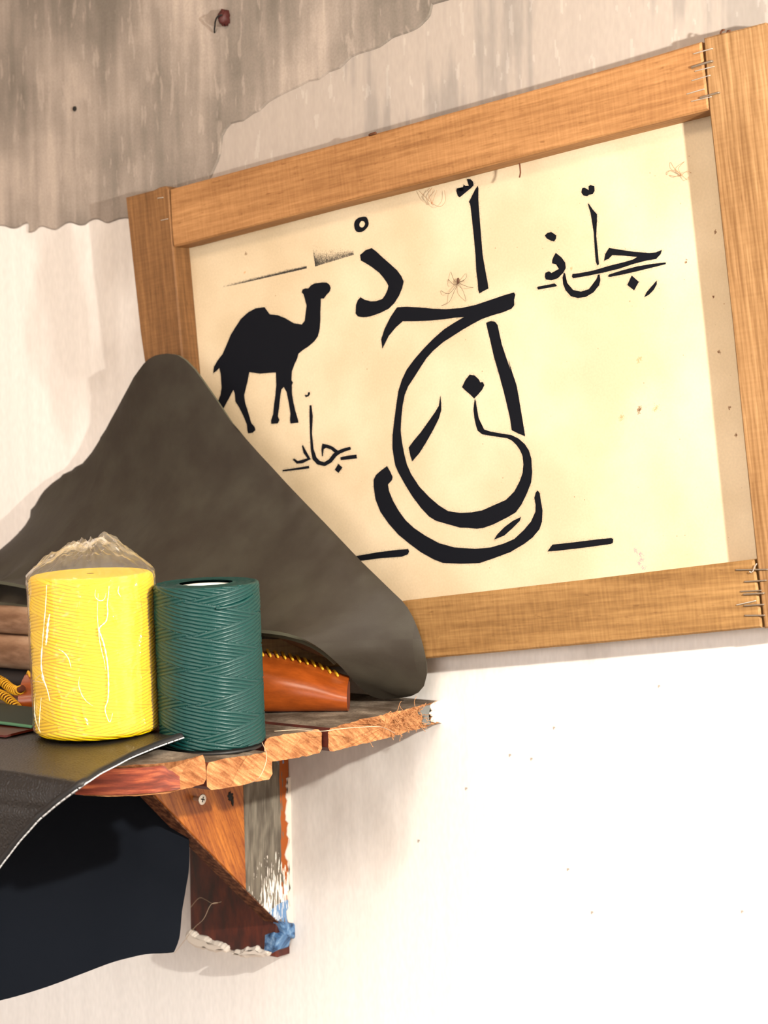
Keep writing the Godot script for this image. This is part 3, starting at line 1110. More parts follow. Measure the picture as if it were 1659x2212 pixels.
func build_frame() -> void:
	var o := thing("print_frame", "tilted wooden screen printing frame with black lettering and a camel, hung on the wall", "frame", Vector3(0.0, 1.49, 0.0))
	var z0 := 0.0030
	var z1 := 0.020
	var top := q2([-221,1810.9, -169.4,1816.7, -35.8,1831.7, 83.4,1845.4, 177.5,1856.7, 213.1,1861.6, 215.7,1841.1, 218.3,1821.5, 127.6,1811.3, 21,1798.3, -76.7,1787.1, -206.5,1771, -218.5,1769.8, -219.9,1784.1])
	var left := q2([-266.2,1808.6, -251.9,1810.1, -237.7,1811.6, -230.7,1813.4, -225.6,1813.6, -221.9,1811.3, -220.6,1790.8, -218.9,1769.5, -211.8,1694.4, -207.8,1654.6, -198.6,1555.3, -189.8,1459.4, -223.4,1453.2, -237.5,1571.2, -249.8,1686.3, -253.8,1709.3, -260,1758.4])
	var right := q2([215,1863.5, 227.6,1864.9, 239.7,1865.7, 255.2,1867.4, 258.2,1865.4, 268.5,1768.2, 294.3,1526.6, 272.5,1521.9, 251.6,1518.4, 246.9,1558.7, 239.3,1628.3, 232.1,1698.5, 225.3,1758.2, 218.3,1821.5])
	var bottom := q2([-190.1,1499.6, -82.7,1514.2, -14.5,1523.7, 123.9,1542, 242.9,1558.4, 245.1,1558.4, 247.6,1542, 250.1,1518.9, 140.3,1504.1, 7.9,1486.9, -185.2,1461.7])
	var along := Vector2(0.994, 0.11)
	var bar := part(o, "frame_bar", prism(top, z0, z1, 0.0011, along, Vector2(0.62, 0.12)), M.bar_top)
	bar.set_meta("label", "upper bar of the frame")
	bar = part(o, "frame_bar", prism(left, z0, z1, 0.0011, Vector2(-0.11, 0.994), Vector2(0.62, 0.12)), M.bar_side)
	bar.set_meta("label", "darker side bar of the frame")
	bar = part(o, "frame_bar", prism(right, z0, z1, 0.0011, Vector2(-0.12, 0.993), Vector2(0.62, 0.12)), M.bar_right)
	bar.set_meta("label", "pale side bar with straight grain lines")
	bar = part(o, "frame_bar", prism(bottom, z0, z1, 0.0011, along, Vector2(0.62, 0.12)), M.bar_bottom)
	bar.set_meta("label", "lower bar with cross saw marks")
	var cloth := q2([-263.7,1795, 217.9,1847, 257.8,1535.7, -216.9,1476.2])
	var sm := prism(cloth, 0.0012, 0.0028, 0.0, Vector2.RIGHT, Vector2.ONE)
	part(o, "screen_cloth", lay_uv(sm, func(p: Vector3) -> Vector2: return Vector2((p.x - SCREEN_AT.position.x) / SCREEN_AT.size.x, 1.0 - (p.y - SCREEN_AT.position.y) / SCREEN_AT.size.y)), M.screen, "cream stretched cloth with stains")
	for shape in print_shapes():
		var m: ArrayMesh
		if shape.size() > 2:
			m = ring(shape[1], shape[2], 0.0027, 0.00295)
		else:
			m = prism(shape[1], 0.0027, 0.00295, 0.0, Vector2.RIGHT, Vector2.ONE)
		part(o, shape[0], m, M.ink)
	# staples across the two right-hand joints and the left one
	for s in [
		[q2([208.5,1855, 221.1,1856.6]), 0.00035, 0.0002], [q2([207.7,1847.2, 221.1,1849.2]), 0.0007, 0.0010], [q2([209.4,1844.8, 222.1,1846.1]), 0.00035, 0.0002],
		[q2([207.2,1839.5, 219.5,1841.3]), 0.00030, 0.0002], [q2([203.8,1832.1, 215.4,1833.8]), 0.00035, 0.0002], [q2([206.7,1827.5, 220.1,1828.8]), 0.00030, 0.0002], [q2([213.1,1828.9, 225.6,1830.6]), 0.00055, 0.0008],
		[q2([233.7,1552.2, 254.5,1553.1]), 0.00045, 0.0004], [q2([239.5,1545.4, 253.5,1546.7]), 0.00045, 0.0004], [q2([236.8,1539.6, 250.3,1540.7]), 0.00040, 0.0004], [q2([239.1,1538, 252.2,1539.2]), 0.00050, 0.0008],
		[q2([234,1531.5, 246.6,1534.5]), 0.00035, 0.0003], [q2([239.2,1531.3, 251.8,1532.6]), 0.00045, 0.0004], [q2([239.5,1525.6, 252.3,1526.3]), 0.00045, 0.0004],
		[q2([-232.9,1805.4, -227.3,1805.6]), 0.00035, 0.0002], [q2([-229.9,1789.4, -223.2,1790]), 0.00030, 0.0002]]:
		var a: Vector2 = s[0][0]
		var b: Vector2 = s[0][1]
		var z: float = z1 + s[1] * 0.5 + s[2]
		var m := tube(PackedVector3Array([Vector3(a.x, a.y, z1 - 0.004), Vector3(a.x, a.y, z - 0.0003), Vector3(a.x, a.y, z).lerp(Vector3(b.x, b.y, z), 0.03), Vector3(a.x, a.y, z).lerp(Vector3(b.x, b.y, z), 0.97), Vector3(b.x, b.y, z - 0.0003), Vector3(b.x, b.y, z1 - 0.004)]), s[1], 6)
		part(o, "staple", m, M.steel if s[1] < 0.0004 else M.steel_dull)
	var curl := q2([243.4,1551.7, 244.4,1551.1, 245.6,1551.8, 246.3,1553.1, 247.1,1554.7, 248.2,1556.3])
	var cp := PackedVector3Array()
	for p in curl:
		cp.append(Vector3(p.x, p.y, 0.0215))
	part(o, "bent_wire", tube(smooth(cp, 4), 0.00035, 6), M.steel)
	# splinters standing off the frame's upper edge
	for s in [[q3([225.8,1864.9,19, 227.2,1866.4,19.5, 228.9,1866.4,20]), 0.0006], [q3([230.3,1864.4,19, 230.8,1865.6,19.5, 232.9,1865.4,20]), 0.0005], [q3([80.7,1803.1,16, 82,1797.2,17, 81.9,1793.9,18]), 0.0005], [q3([-37.4,1831.7,19, -33.8,1832.1,20, -31,1832.5,20]), 0.0009]]:
		part(o, "splinter", tube(smooth(s[0], 3), s[1], 5), M.raw_edge)


func ring(outer_in: PackedVector2Array, inner_in: PackedVector2Array, z0: float, z1: float) -> ArrayMesh:
	var a := smooth2(outer_in, 3)
	var b := smooth2(inner_in, 3)
	var n := 32
	var mid := Vector2.ZERO
	for p in b:
		mid += p / b.size()
	var r0 := PackedVector3Array()
	var r1 := PackedVector3Array()
	var r2 := PackedVector3Array()
	var r3 := PackedVector3Array()
	for k in n:
		var d := Vector2.RIGHT.rotated(TAU * k / n)
		var hits := []
		for poly in [a, b]:
			var best := mid
			for i in poly.size():
				var h = Geometry2D.segment_intersects_segment(mid, mid + d, poly[i], poly[(i + 1) % poly.size()])
				if h != null:
					best = h
			hits.append(best)
		r0.append(Vector3(hits[0].x, hits[0].y, z0))
		r1.append(Vector3(hits[0].x, hits[0].y, z1))
		r2.append(Vector3(hits[1].x, hits[1].y, z1))
		r3.append(Vector3(hits[1].x, hits[1].y, z0))
	var rows := [r0, r1, r2, r3]
	var list := []
	for r in 3:
		list.append(grid([rows[r], rows[r + 1]], true))
	return joined(list)


func print_shapes() -> Array:
	# outlines of the stencilled marks on the screen cloth, in wall axes
	var s := []
	s.append(["painted_camel", q2([-112.5,1732.5, -111.8,1734.4, -109.1,1735.1, -106.5,1734.9, -103.8,1737.1, -100.4,1738.1, -94.5,1738.4, -89.9,1738.1, -87.3,1736.4, -86.4,1734.1, -87.4,1731.7, -90.1,1729.8, -92.7,1727.2, -95.4,1727.4, -95.5,1723.6, -96,1718.6, -96.1,1712.6, -96.8,1706.6, -98.6,1701.6, -102,1698.2, -107.4,1694.9, -112.7,1692.5, -116.6,1690.1, -117.6,1687.1, -120.3,1683.1, -122.8,1678.1, -123.3,1672, -122,1670.4, -123,1668.9, -123.1,1662.8, -121.9,1656.7, -120.2,1650.5, -118.1,1644.9, -117.6,1642.4, -124.9,1641.9, -125.4,1644.5, -124.8,1648.6, -126,1655.7, -128,1663.9, -130.6,1667.6, -132.9,1665.6, -134,1661, -135.3,1652.8, -136.5,1647.2, -135.2,1644.6, -136.6,1642.1, -142.9,1641.9, -143,1644.2, -140.9,1648.8, -140,1655, -138.5,1662.1, -137.4,1669.3, -137.7,1677.8, -144.3,1677.7, -152.6,1677.4, -162.7,1678.7, -164.6,1672, -168,1662.7, -167.3,1657.5, -164.4,1650.2, -161.8,1642.9, -158.4,1639.7, -158,1637.7, -160.5,1635.8, -164.8,1635.5, -165.5,1637.7, -166,1641.9, -169.3,1648.2, -173.4,1654.5, -176.6,1658.2, -177,1663.9, -178.3,1666.6, -182.5,1660.9, -188,1653.7, -192.8,1648, -197.8,1649.7, -193.6,1658.5, -190.9,1663.2, -189.7,1668.4, -190.3,1677.9, -191.6,1682.6, -194.1,1680.6, -197.7,1678.9, -196.9,1683.3, -193.2,1687.9, -188.1,1692.4, -183.6,1699.6, -179.9,1705.7, -175.5,1710.7, -169.8,1716.7, -162.6,1721.1, -155.6,1723.5, -147.3,1724, -145.3,1721.8, -142.6,1718.8, -135.1,1717.8, -128.4,1715.5, -120.4,1711.6, -113,1710.4, -110.3,1712.7, -108.9,1716.1, -108.3,1723.2, -109.9,1728.3, -110.8,1730.9])])
	s.append(["painted_mark", q2([30.1,1798.5, 32.9,1798.2, 35.1,1796.3, 35.4,1794, 33.4,1792.4, 30.5,1790.8, 27.1,1788.8, 24.1,1787.1, 22.6,1788.3, 21.5,1791.5, 21.9,1793.1, 23,1793.2, 23.5,1791.4, 25.5,1790.8, 27.5,1791.2, 26.9,1793.4, 27.6,1795.1, 28.9,1794.1, 30,1793.4, 31.7,1793.9, 32.1,1795.6])])
	s.append(["painted_letter", q2([38.7,1793.3, 39.2,1791.4, 39,1784.7, 39.5,1775.7, 40.2,1766.7, 40.9,1756.8, 41.9,1748.7, 43.4,1739.6, 45.4,1731.4, 46.1,1726.9, 42.2,1725.5, 38.9,1724.1, 38,1726.4, 37.7,1731.8, 36.7,1738.2, 36.2,1749, 35.1,1760.8, 33.9,1771.7, 32.9,1779.8, 32.4,1782.4, 31.5,1783.5, 33.8,1786.9, 36.7,1791.2])])
	s.append(["painted_ring", q2([-60.7,1780.1, -54.6,1780.4, -52.5,1777.4, -52.3,1774.6, -54.8,1772, -58.4,1770.4, -63.3,1771.2, -64.8,1775.5, -63.8,1778.3]), q2([-57.9,1777.8, -55.9,1777, -55.3,1775.3, -57.2,1773.4, -59.6,1773.9, -60.2,1775.7, -59.1,1777.3])])
	s.append(["painted_letter", q2([-60,1755, -55.1,1758, -49.8,1759, -46,1756.5, -40.2,1751.9, -33.7,1747, -28.4,1742.8, -25,1738.9, -23,1735.1, -24.5,1730.6, -27,1726.1, -31.2,1721.2, -36.1,1717.7, -43.3,1715.2, -51.7,1713.3, -57.8,1712.9, -62.7,1713.7, -64.7,1715.7, -64.3,1721.4, -62.7,1724.6, -60.2,1726.6, -56.9,1724.8, -51.5,1723.4, -46.7,1723.3, -41.3,1724.5, -38.8,1727.1, -36.8,1730.3, -36,1733, -37.5,1735.5, -40.4,1738.9, -43.9,1742.3, -51.1,1747, -57,1750.1, -59.4,1751.2])])
	s.append(["painted_letter", q2([-42,1691.3, -42.9,1697.4, -39.9,1704.3, -35,1711.6, -30.7,1716.5, -28.9,1718.3, -21.8,1718.4, -10.2,1717.4, 1.4,1716, 11.7,1715.2, 24.2,1715.4, 35.4,1716.8, 46.6,1719.3, 57.6,1721.8, 66.1,1723.4, 67.1,1721.8, 66.1,1718.8, 66.2,1715.2, 64,1713.1, 57.4,1711.1, 49.7,1709.7, 40.8,1707.6, 33,1704.6, 25.1,1701.3, 17.1,1697.5, 9,1693.7, 0.9,1688.5, -5,1683.6, -9.7,1678.2, -15.7,1671, -20.5,1665.5, -23.5,1660, -25.5,1652.6, -26.8,1644.3, -27.5,1635.9, -26.5,1628.4, -24.9,1620.9, -22.7,1613.5, -19.2,1607, -12.4,1598.6, -4.3,1591.8, 3.7,1586.3, 11.1,1582.7, 20.7,1581.7, 29.8,1582.1, 38.8,1583.6, 48.8,1587.3, 57.7,1590.6, 64.4,1596, 68.8,1602.8, 71.1,1608.1, 71.8,1613.5, 71.2,1618.9, 69.1,1622.9, 66.5,1626, 63.2,1628.7, 59.4,1630.3, 54,1631.2, 46.3,1632, 39.6,1633, 36.1,1635.3, 34.7,1638.9, 33.6,1643.4, 32.9,1648.9, 33.5,1653.4, 34.2,1655.9, 34.9,1654.3, 35.4,1649.8, 37,1643.4, 38.6,1638.8, 41.3,1636.1, 46.3,1634.7, 54,1633.5, 62.7,1632.3, 68.2,1630, 73,1626.4, 76.1,1622.4, 77.9,1617.1, 78.4,1608.2, 77.5,1601.9, 74.1,1594.8, 69.7,1587.6, 65.2,1582.6, 58.6,1579.3, 47.5,1574.6, 39.7,1572.2, 34.1,1571.5, 27.4,1572, 20.6,1572, 9.2,1574.4, 1.2,1576.1, -4.6,1578.8, -11.5,1584.7, -18.4,1592.1, -24.1,1599.5, -29.9,1607.9, -32.4,1612.5, -33.5,1617.2, -34.7,1624.7, -34.4,1633.1, -32.7,1643.4, -30.8,1653.6, -28.8,1662.9, -25.7,1670, -21.5,1676.7, -14.3,1683.9, -6,1691, 2.2,1697.1, 10.3,1702.3, 18.4,1706.1, 26.3,1709.4, 18.4,1709.3, 9.3,1708.6, -2.2,1708.3, -13.8,1708.4, -24.4,1708.8, -30.4,1704.9, -36.4,1699.5])])
	s.append(["painted_letter", q2([43.9,1705, 47.5,1705.9, 50.8,1705.4, 52.9,1703.3, 54,1698.8, 56,1690.7, 59.2,1682.5, 62.8,1673.5, 61.3,1679.7, 63.9,1672.5, 67.1,1664.4, 68.8,1656.3, 70.6,1646.5, 72.1,1638.5, 73.3,1631.5, 68.2,1633.2, 63,1635.4, 61.8,1643.1, 59.2,1652.9, 57.2,1660.1, 54.6,1668.3, 52.5,1675.5, 53.5,1671.9, 49.8,1682.8, 47.2,1692.8, 45.2,1700])])
	s.append(["painted_dot", q2([30.2,1671.9, 34.1,1671.3, 37.4,1668.7, 38.5,1666.7, 40.7,1666.8, 41.8,1664.8, 40.1,1661.9, 36.7,1658.8, 33.5,1656.3, 30.5,1658.9, 27.2,1661.2, 23.9,1663.9, 26.8,1668.5])])
	s.append(["painted_mark", q2([6.1,1658.5, 6.7,1653.9, 6.7,1649.3, 4.7,1643.8, 0,1636.5, -6,1628.3, -12,1620.9, -18.1,1615.5, -19.6,1619.1, -20.9,1624.7, -16.5,1629.3, -10.5,1634.8, -4.6,1641.2, 1.3,1647.6, 4.8,1652.1])])
	s.append(["painted_letter", q2([-39.6,1612.3, -37,1608.8, -34.9,1605, -35.7,1602.7, -39,1599.9, -38.2,1595.6, -35,1589.1, -30.4,1582.6, -24.5,1576.1, -17.6,1571.1, -8.3,1566.2, 3.2,1561.4, 15.8,1558.9, 32.8,1558.4, 45.1,1559.6, 55.1,1562.2, 63.9,1565.5, 71.6,1571.5, 77.1,1577, 80.6,1583.3, 80.8,1587.7, 79.9,1592.2, 81.1,1595.7, 82.5,1596.8, 84,1595.3, 84.8,1590.4, 86,1584.2, 85.5,1577.1, 83.5,1572.2, 78,1566.7, 71.5,1562.5, 60.5,1556.9, 47.2,1552.5, 36,1549.1, 21.3,1548.3, 6.4,1548.3, -1.6,1550.6, -12,1555, -21.3,1560.3, -30.7,1566.2, -38.9,1573.5, -45.9,1581.4, -50,1589.9, -51.4,1598.4, -51.3,1603.1, -49.1,1606.4, -44.2,1609.7])])
	s.append(["painted_mark", q2([47.9,1564.7, 50.8,1568.4, 56.3,1573, 63,1577.2, 69.3,1579.8, 68.4,1577.3, 62.9,1572.7, 56.2,1567.6])])
	s.append(["painted_dash", q2([-72.2,1550.3, -62.9,1551.7, -48.9,1554, -30.9,1556.2, -22.6,1556.8, -21.9,1555.2, -22.9,1553.3, -28,1551.5, -45.4,1550.1, -59.3,1548.3, -71,1546.7])])
	s.append(["painted_dash", q2([93.3,1562.6, 108.2,1564.3, 126.9,1566.7, 137.2,1567.8, 138.6,1567.2, 138.3,1564.7, 136.6,1564, 117.5,1561.3, 96.2,1558.7, 89.4,1558.1])])
	s.append(["painted_mark", q2([118.5,1784.6, 119,1785.5, 120.8,1785.4, 122.5,1783.8, 123.6,1783.7, 123.4,1786.1, 124.8,1786.8, 127.6,1785.8, 127.8,1782.9, 126.4,1781.1, 123.6,1780.8, 122.4,1780.1, 119.6,1780.7, 118.1,1782.7])])
	s.append(["painted_letter", q2([122.7,1775.6, 123.5,1775.2, 126.3,1771.5, 129.4,1768.4, 129.3,1764, 128.3,1763.6, 128.7,1754.5, 129.7,1744.8, 130.4,1737.5, 129.3,1736.8, 128.2,1739.1, 127.5,1746.8, 126.9,1757.5, 125.9,1765.2, 124.8,1769.2, 123.5,1773.1])])
	s.append(["painted_letter", q2([134.2,1739.5, 135.1,1743.5, 137.9,1747.1, 144.7,1745.7, 155.9,1743.6, 166.9,1742.2, 171.3,1742.3, 175.5,1743.5, 174.6,1741, 171.3,1738.2, 164.7,1737.7, 155.8,1736.3, 144.5,1733.8, 133.2,1732.1, 121.8,1730.8, 111.3,1729.9, 110.4,1730.9, 110.8,1732.6, 116,1732.8, 126.4,1733.9, 137.8,1736.1, 149.1,1737.8, 156.9,1739.3, 158,1740.3, 149.1,1741.6, 140.1,1742.5, 137.3,1740.3])])
	s.append(["painted_dash", q2([136.8,1729.6, 137.7,1730.8, 146.8,1732.7, 158,1734.6, 169,1735.5, 178.1,1735.8, 178.1,1734.7, 169,1733.3, 157.9,1731.6, 146.8,1730.1, 138.3,1729.2])])
	s.append(["painted_letter", q2([104.4,1733.7, 105.3,1733.2, 105.3,1730.2, 107.2,1725.7, 111.2,1722.6, 117,1721.3, 122.8,1722.5, 126.8,1725.2, 128.6,1728.5, 129.6,1731.1, 130.7,1731.2, 131.3,1727.8, 130.3,1724.5, 126.2,1720.4, 120.4,1717.8, 114.6,1717.4, 109.4,1718.8, 105.4,1722.9, 103.7,1726.9, 103.4,1730.8])])
	s.append(["painted_letter", q2([98.5,1746.5, 102.8,1743.3, 105.4,1740, 105.8,1736.5, 103.8,1733.7, 99.7,1730.5, 94.9,1729.5, 90.8,1730.3, 90,1732.1, 90.5,1734.5, 93.2,1735.3, 95.6,1733.7, 98.5,1734.5, 100.7,1736.3, 100.7,1738.3, 98.6,1739.4, 95.7,1740.1, 95.7,1742, 96.9,1744.4])])
	s.append(["painted_dot", q2([90.4,1758, 92.4,1759.4, 95.1,1759.8, 97.1,1758.7, 98.9,1757.4, 98.8,1755.5, 97.4,1753.8, 95.1,1754.3, 91.8,1756])])
	s.append(["painted_dash", q2([84,1725.5, 84.8,1726.1, 97.3,1727.4, 99,1726.2, 98.4,1725.5, 84.8,1724.2])])
	s.append(["painted_dot", q2([154,1729.2, 159,1725.1, 155.6,1720.1, 150.8,1723.6])])
	s.append(["painted_mark", q2([171.7,1725.2, 171.6,1722.8, 169.4,1719.6, 166.1,1716.9, 162.7,1715.5, 164.4,1718.4, 167.2,1721.1])])
	s.append(["painted_mark", q2([-111.4,1661.6, -108.8,1661.5, -108.3,1663.3, -106.7,1663.5, -106.5,1662, -108.1,1660.5, -110.5,1660])])
	s.append(["painted_letter", q2([-107.1,1654.4, -107.4,1646.8, -107.2,1635.1, -106.8,1623.8, -105.3,1617, -100.9,1613.3, -94.3,1612.2, -88.1,1614.8, -83.9,1618.9, -81.1,1620.5, -76.8,1622, -70.7,1623.6, -71.4,1625.5, -77.8,1624.3, -82.7,1622.8, -86.5,1620.8, -90.5,1616.9, -94.8,1615, -98.8,1615.9, -101.7,1618.3, -104.2,1624.1, -105.4,1635.1, -104.4,1646.8, -105.5,1654.4])])
	s.append(["painted_letter", q2([-82.6,1623, -87,1625.7, -91.8,1627.1, -96.2,1627.7, -97.1,1624, -96.7,1619.1, -95.9,1619.1, -95,1623.9, -94.5,1625.8, -92.9,1624.8, -88.5,1623.7, -84.6,1621.1])])
	s.append(["painted_letter", q2([-114.8,1626.4, -113.5,1621.5, -110,1617.7, -114.9,1616.4, -118.8,1615.8, -122.3,1617.6, -123.3,1616.6, -119.6,1613.9, -114.1,1614.3, -106.9,1617.1, -111.1,1622.4, -113.7,1626.7])])
	s.append(["painted_dash", q2([-79.9,1616.4, -73.4,1616.8, -65.6,1617.5, -66,1620.1, -73.8,1619.4, -80.2,1618.3])])
	s.append(["painted_dot", q2([-82.1,1613.8, -78.5,1611.3, -82.2,1607.5, -85.4,1609.8])])
	s.append(["painted_dash", q2([-132.8,1608.5, -119.9,1609.5, -108.4,1610.7, -108.7,1612.5, -120.1,1611, -133,1609.5])])
	return s


# ------------------------------------------------------------------ thread spools

# Cross-wound thread: two families of parallel turns, one lying over the other by turns.
func winding(centre: Vector3, radius: float, height: float, pitch: float, lead: float, amp: float, fillet: float, bore: float, lift := 0.0) -> ArrayMesh:
	var rows := []
	var nr := int(height / (pitch * 0.12))
	var nc := 420
	var turns := roundf(lead / pitch)
	var n := FastNoiseLite.new()
	n.seed = 13
	n.frequency = 0.8
	for r in nr + 1:
		var y := height * r / nr
		var e := minf(y, height - y)
		var rr := radius
		if e < fillet:
			rr -= fillet - sqrt(maxf(0.0, fillet * fillet - (fillet - e) * (fillet - e)))
		var row := PackedVector3Array()
		for c in nc:
			var t := TAU * c / nc
			var wob := n.get_noise_3d(cos(t) * 2.0, sin(t) * 2.0, y * 90.0)
			var a := y / lead + t / TAU + wob * 0.012
			var b := y / lead - t / TAU + wob * 0.010 + 0.13
			var fa := fposmod(a * turns, 1.0) * 2.0 - 1.0
			var fb := fposmod(b * turns, 1.0) * 2.0 - 1.0
			var ha := sqrt(maxf(0.0, 1.0 - fa * fa * 1.02))
			var hb := sqrt(maxf(0.0, 1.0 - fb * fb * 1.02))
			var over := (fposmod(a, 1.0) < 0.5) != (fposmod(b, 1.0) < 0.5)
			var h := maxf(ha, hb - 0.75) if over else maxf(hb, ha - 0.75)
			var d := rr + (h - 1.0) * amp + wob * 0.0003
			row.append(centre + Vector3(cos(t) * d, lift + y, -sin(t) * d))
		if r == 0:
			rows.append(scaled_ring(row, centre, bore / radius, 0.0005))
		rows.append(row)
		if r == nr:
			for k in 9:
				rows.append(scaled_ring(row, centre, lerpf(1.0, bore / (radius - fillet), (k + 1) / 9.0), -0.0004 * sin(k * 2.2) - 0.0006))
	return grid(rows, true)


func scaled_ring(row: PackedVector3Array, centre: Vector3, s: float, dy: float) -> PackedVector3Array:
	var out := PackedVector3Array()
	for p in row:
		out.append(Vector3(lerpf(centre.x, p.x, s), p.y + dy, lerpf(centre.z, p.z, s)))
	return out


func build_spools() -> void:
	# ---- green ----
	var c := Vector3(-0.0413, -0.0050, 0.1765)
	var o := thing("thread_spool", "dark green waxed thread spool with a white core, between yellow spool and orange case", "spool", c, true)
	part(o, "base_shadow", lathe(q2([0, 0, 30.5, 0, 31, 0.6, 31, 3.2, 0, 3.2]), c, 48), M.black_socket_and_shade, "black disc for the shadow under the spool")  # black disc stands in for the shadow at the foot of the spool
	part(o, "thread_winding", winding(c, 0.0324, 0.0985, 0.00235, 0.0415, 0.00110, 0.0022, 0.0165, 0.0028), M.green_thread)
	part(o, "core", lathe(q2([12, 60, 16.6, 60, 16.6, 98.9, 16.2, 99.4, 13.4, 99.4, 12.8, 99.0, 12.0, 60]), c, 40), M.core, "white plastic core")
	var tail := PackedVector3Array()
	for k in 15:
		var a := 0.05 + 0.62 * k / 14.0
		var t := -0.72 + a * 1.4
		tail.append(c + Vector3(cos(t) * 0.0327, 0.0885 + 0.0055 * (k / 14.0) * (k / 14.0), -sin(t) * 0.0327))
	part(o, "thread_tail", tube(tail, 0.0009, 8), M.green_thread)
	# ---- yellow, wrapped in film ----
	c = Vector3(-0.0990, 0.0052, 0.2172)
	o = thing("thread_spool", "bright yellow thread spool still wrapped in clear crinkled film", "spool", c, true)
	part(o, "thread_winding", winding(c, 0.0381, 0.0975, 0.0021, 0.0418, 0.0013, 0.0045, 0.0025, 0.0014), M.yellow_thread)
	part(o, "film_wrap", film(c, 0.0391, 0.0992), M.film, "clear crinkled plastic film")
	# folds of the film, whitened to stand in for its bright reflections
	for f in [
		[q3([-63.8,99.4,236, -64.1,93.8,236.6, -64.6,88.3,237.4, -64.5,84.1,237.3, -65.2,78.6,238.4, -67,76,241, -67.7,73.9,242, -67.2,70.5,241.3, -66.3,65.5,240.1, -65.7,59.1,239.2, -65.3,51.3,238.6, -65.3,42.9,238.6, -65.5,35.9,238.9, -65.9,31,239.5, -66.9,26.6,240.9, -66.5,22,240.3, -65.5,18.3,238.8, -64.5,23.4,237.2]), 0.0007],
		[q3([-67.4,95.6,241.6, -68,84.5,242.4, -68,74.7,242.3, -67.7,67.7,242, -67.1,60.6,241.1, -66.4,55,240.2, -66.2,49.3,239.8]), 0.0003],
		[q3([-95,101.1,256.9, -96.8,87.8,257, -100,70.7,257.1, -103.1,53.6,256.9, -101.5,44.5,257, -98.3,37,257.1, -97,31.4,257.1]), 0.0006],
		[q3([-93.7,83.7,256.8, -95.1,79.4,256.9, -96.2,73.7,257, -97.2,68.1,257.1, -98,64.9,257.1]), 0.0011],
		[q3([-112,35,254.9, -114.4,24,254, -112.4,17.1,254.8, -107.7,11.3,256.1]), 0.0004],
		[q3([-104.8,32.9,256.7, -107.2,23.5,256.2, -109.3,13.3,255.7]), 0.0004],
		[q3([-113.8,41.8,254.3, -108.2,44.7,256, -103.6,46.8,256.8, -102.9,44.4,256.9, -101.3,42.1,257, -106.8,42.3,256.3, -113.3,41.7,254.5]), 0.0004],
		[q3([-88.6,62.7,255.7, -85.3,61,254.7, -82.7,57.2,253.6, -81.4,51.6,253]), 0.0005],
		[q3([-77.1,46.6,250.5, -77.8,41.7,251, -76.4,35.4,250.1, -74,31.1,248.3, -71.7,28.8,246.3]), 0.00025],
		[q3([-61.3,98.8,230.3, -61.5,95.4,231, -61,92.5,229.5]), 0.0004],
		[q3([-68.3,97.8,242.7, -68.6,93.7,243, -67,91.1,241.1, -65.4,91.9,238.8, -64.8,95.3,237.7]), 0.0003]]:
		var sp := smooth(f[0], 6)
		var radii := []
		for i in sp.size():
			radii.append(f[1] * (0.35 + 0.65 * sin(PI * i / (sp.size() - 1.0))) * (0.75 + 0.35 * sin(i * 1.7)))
		part(o, "film_glint_fold", tube(sp, radii, 6, 0.5), M.film_glint_fold, "fold in the film, whitened for its bright reflections")


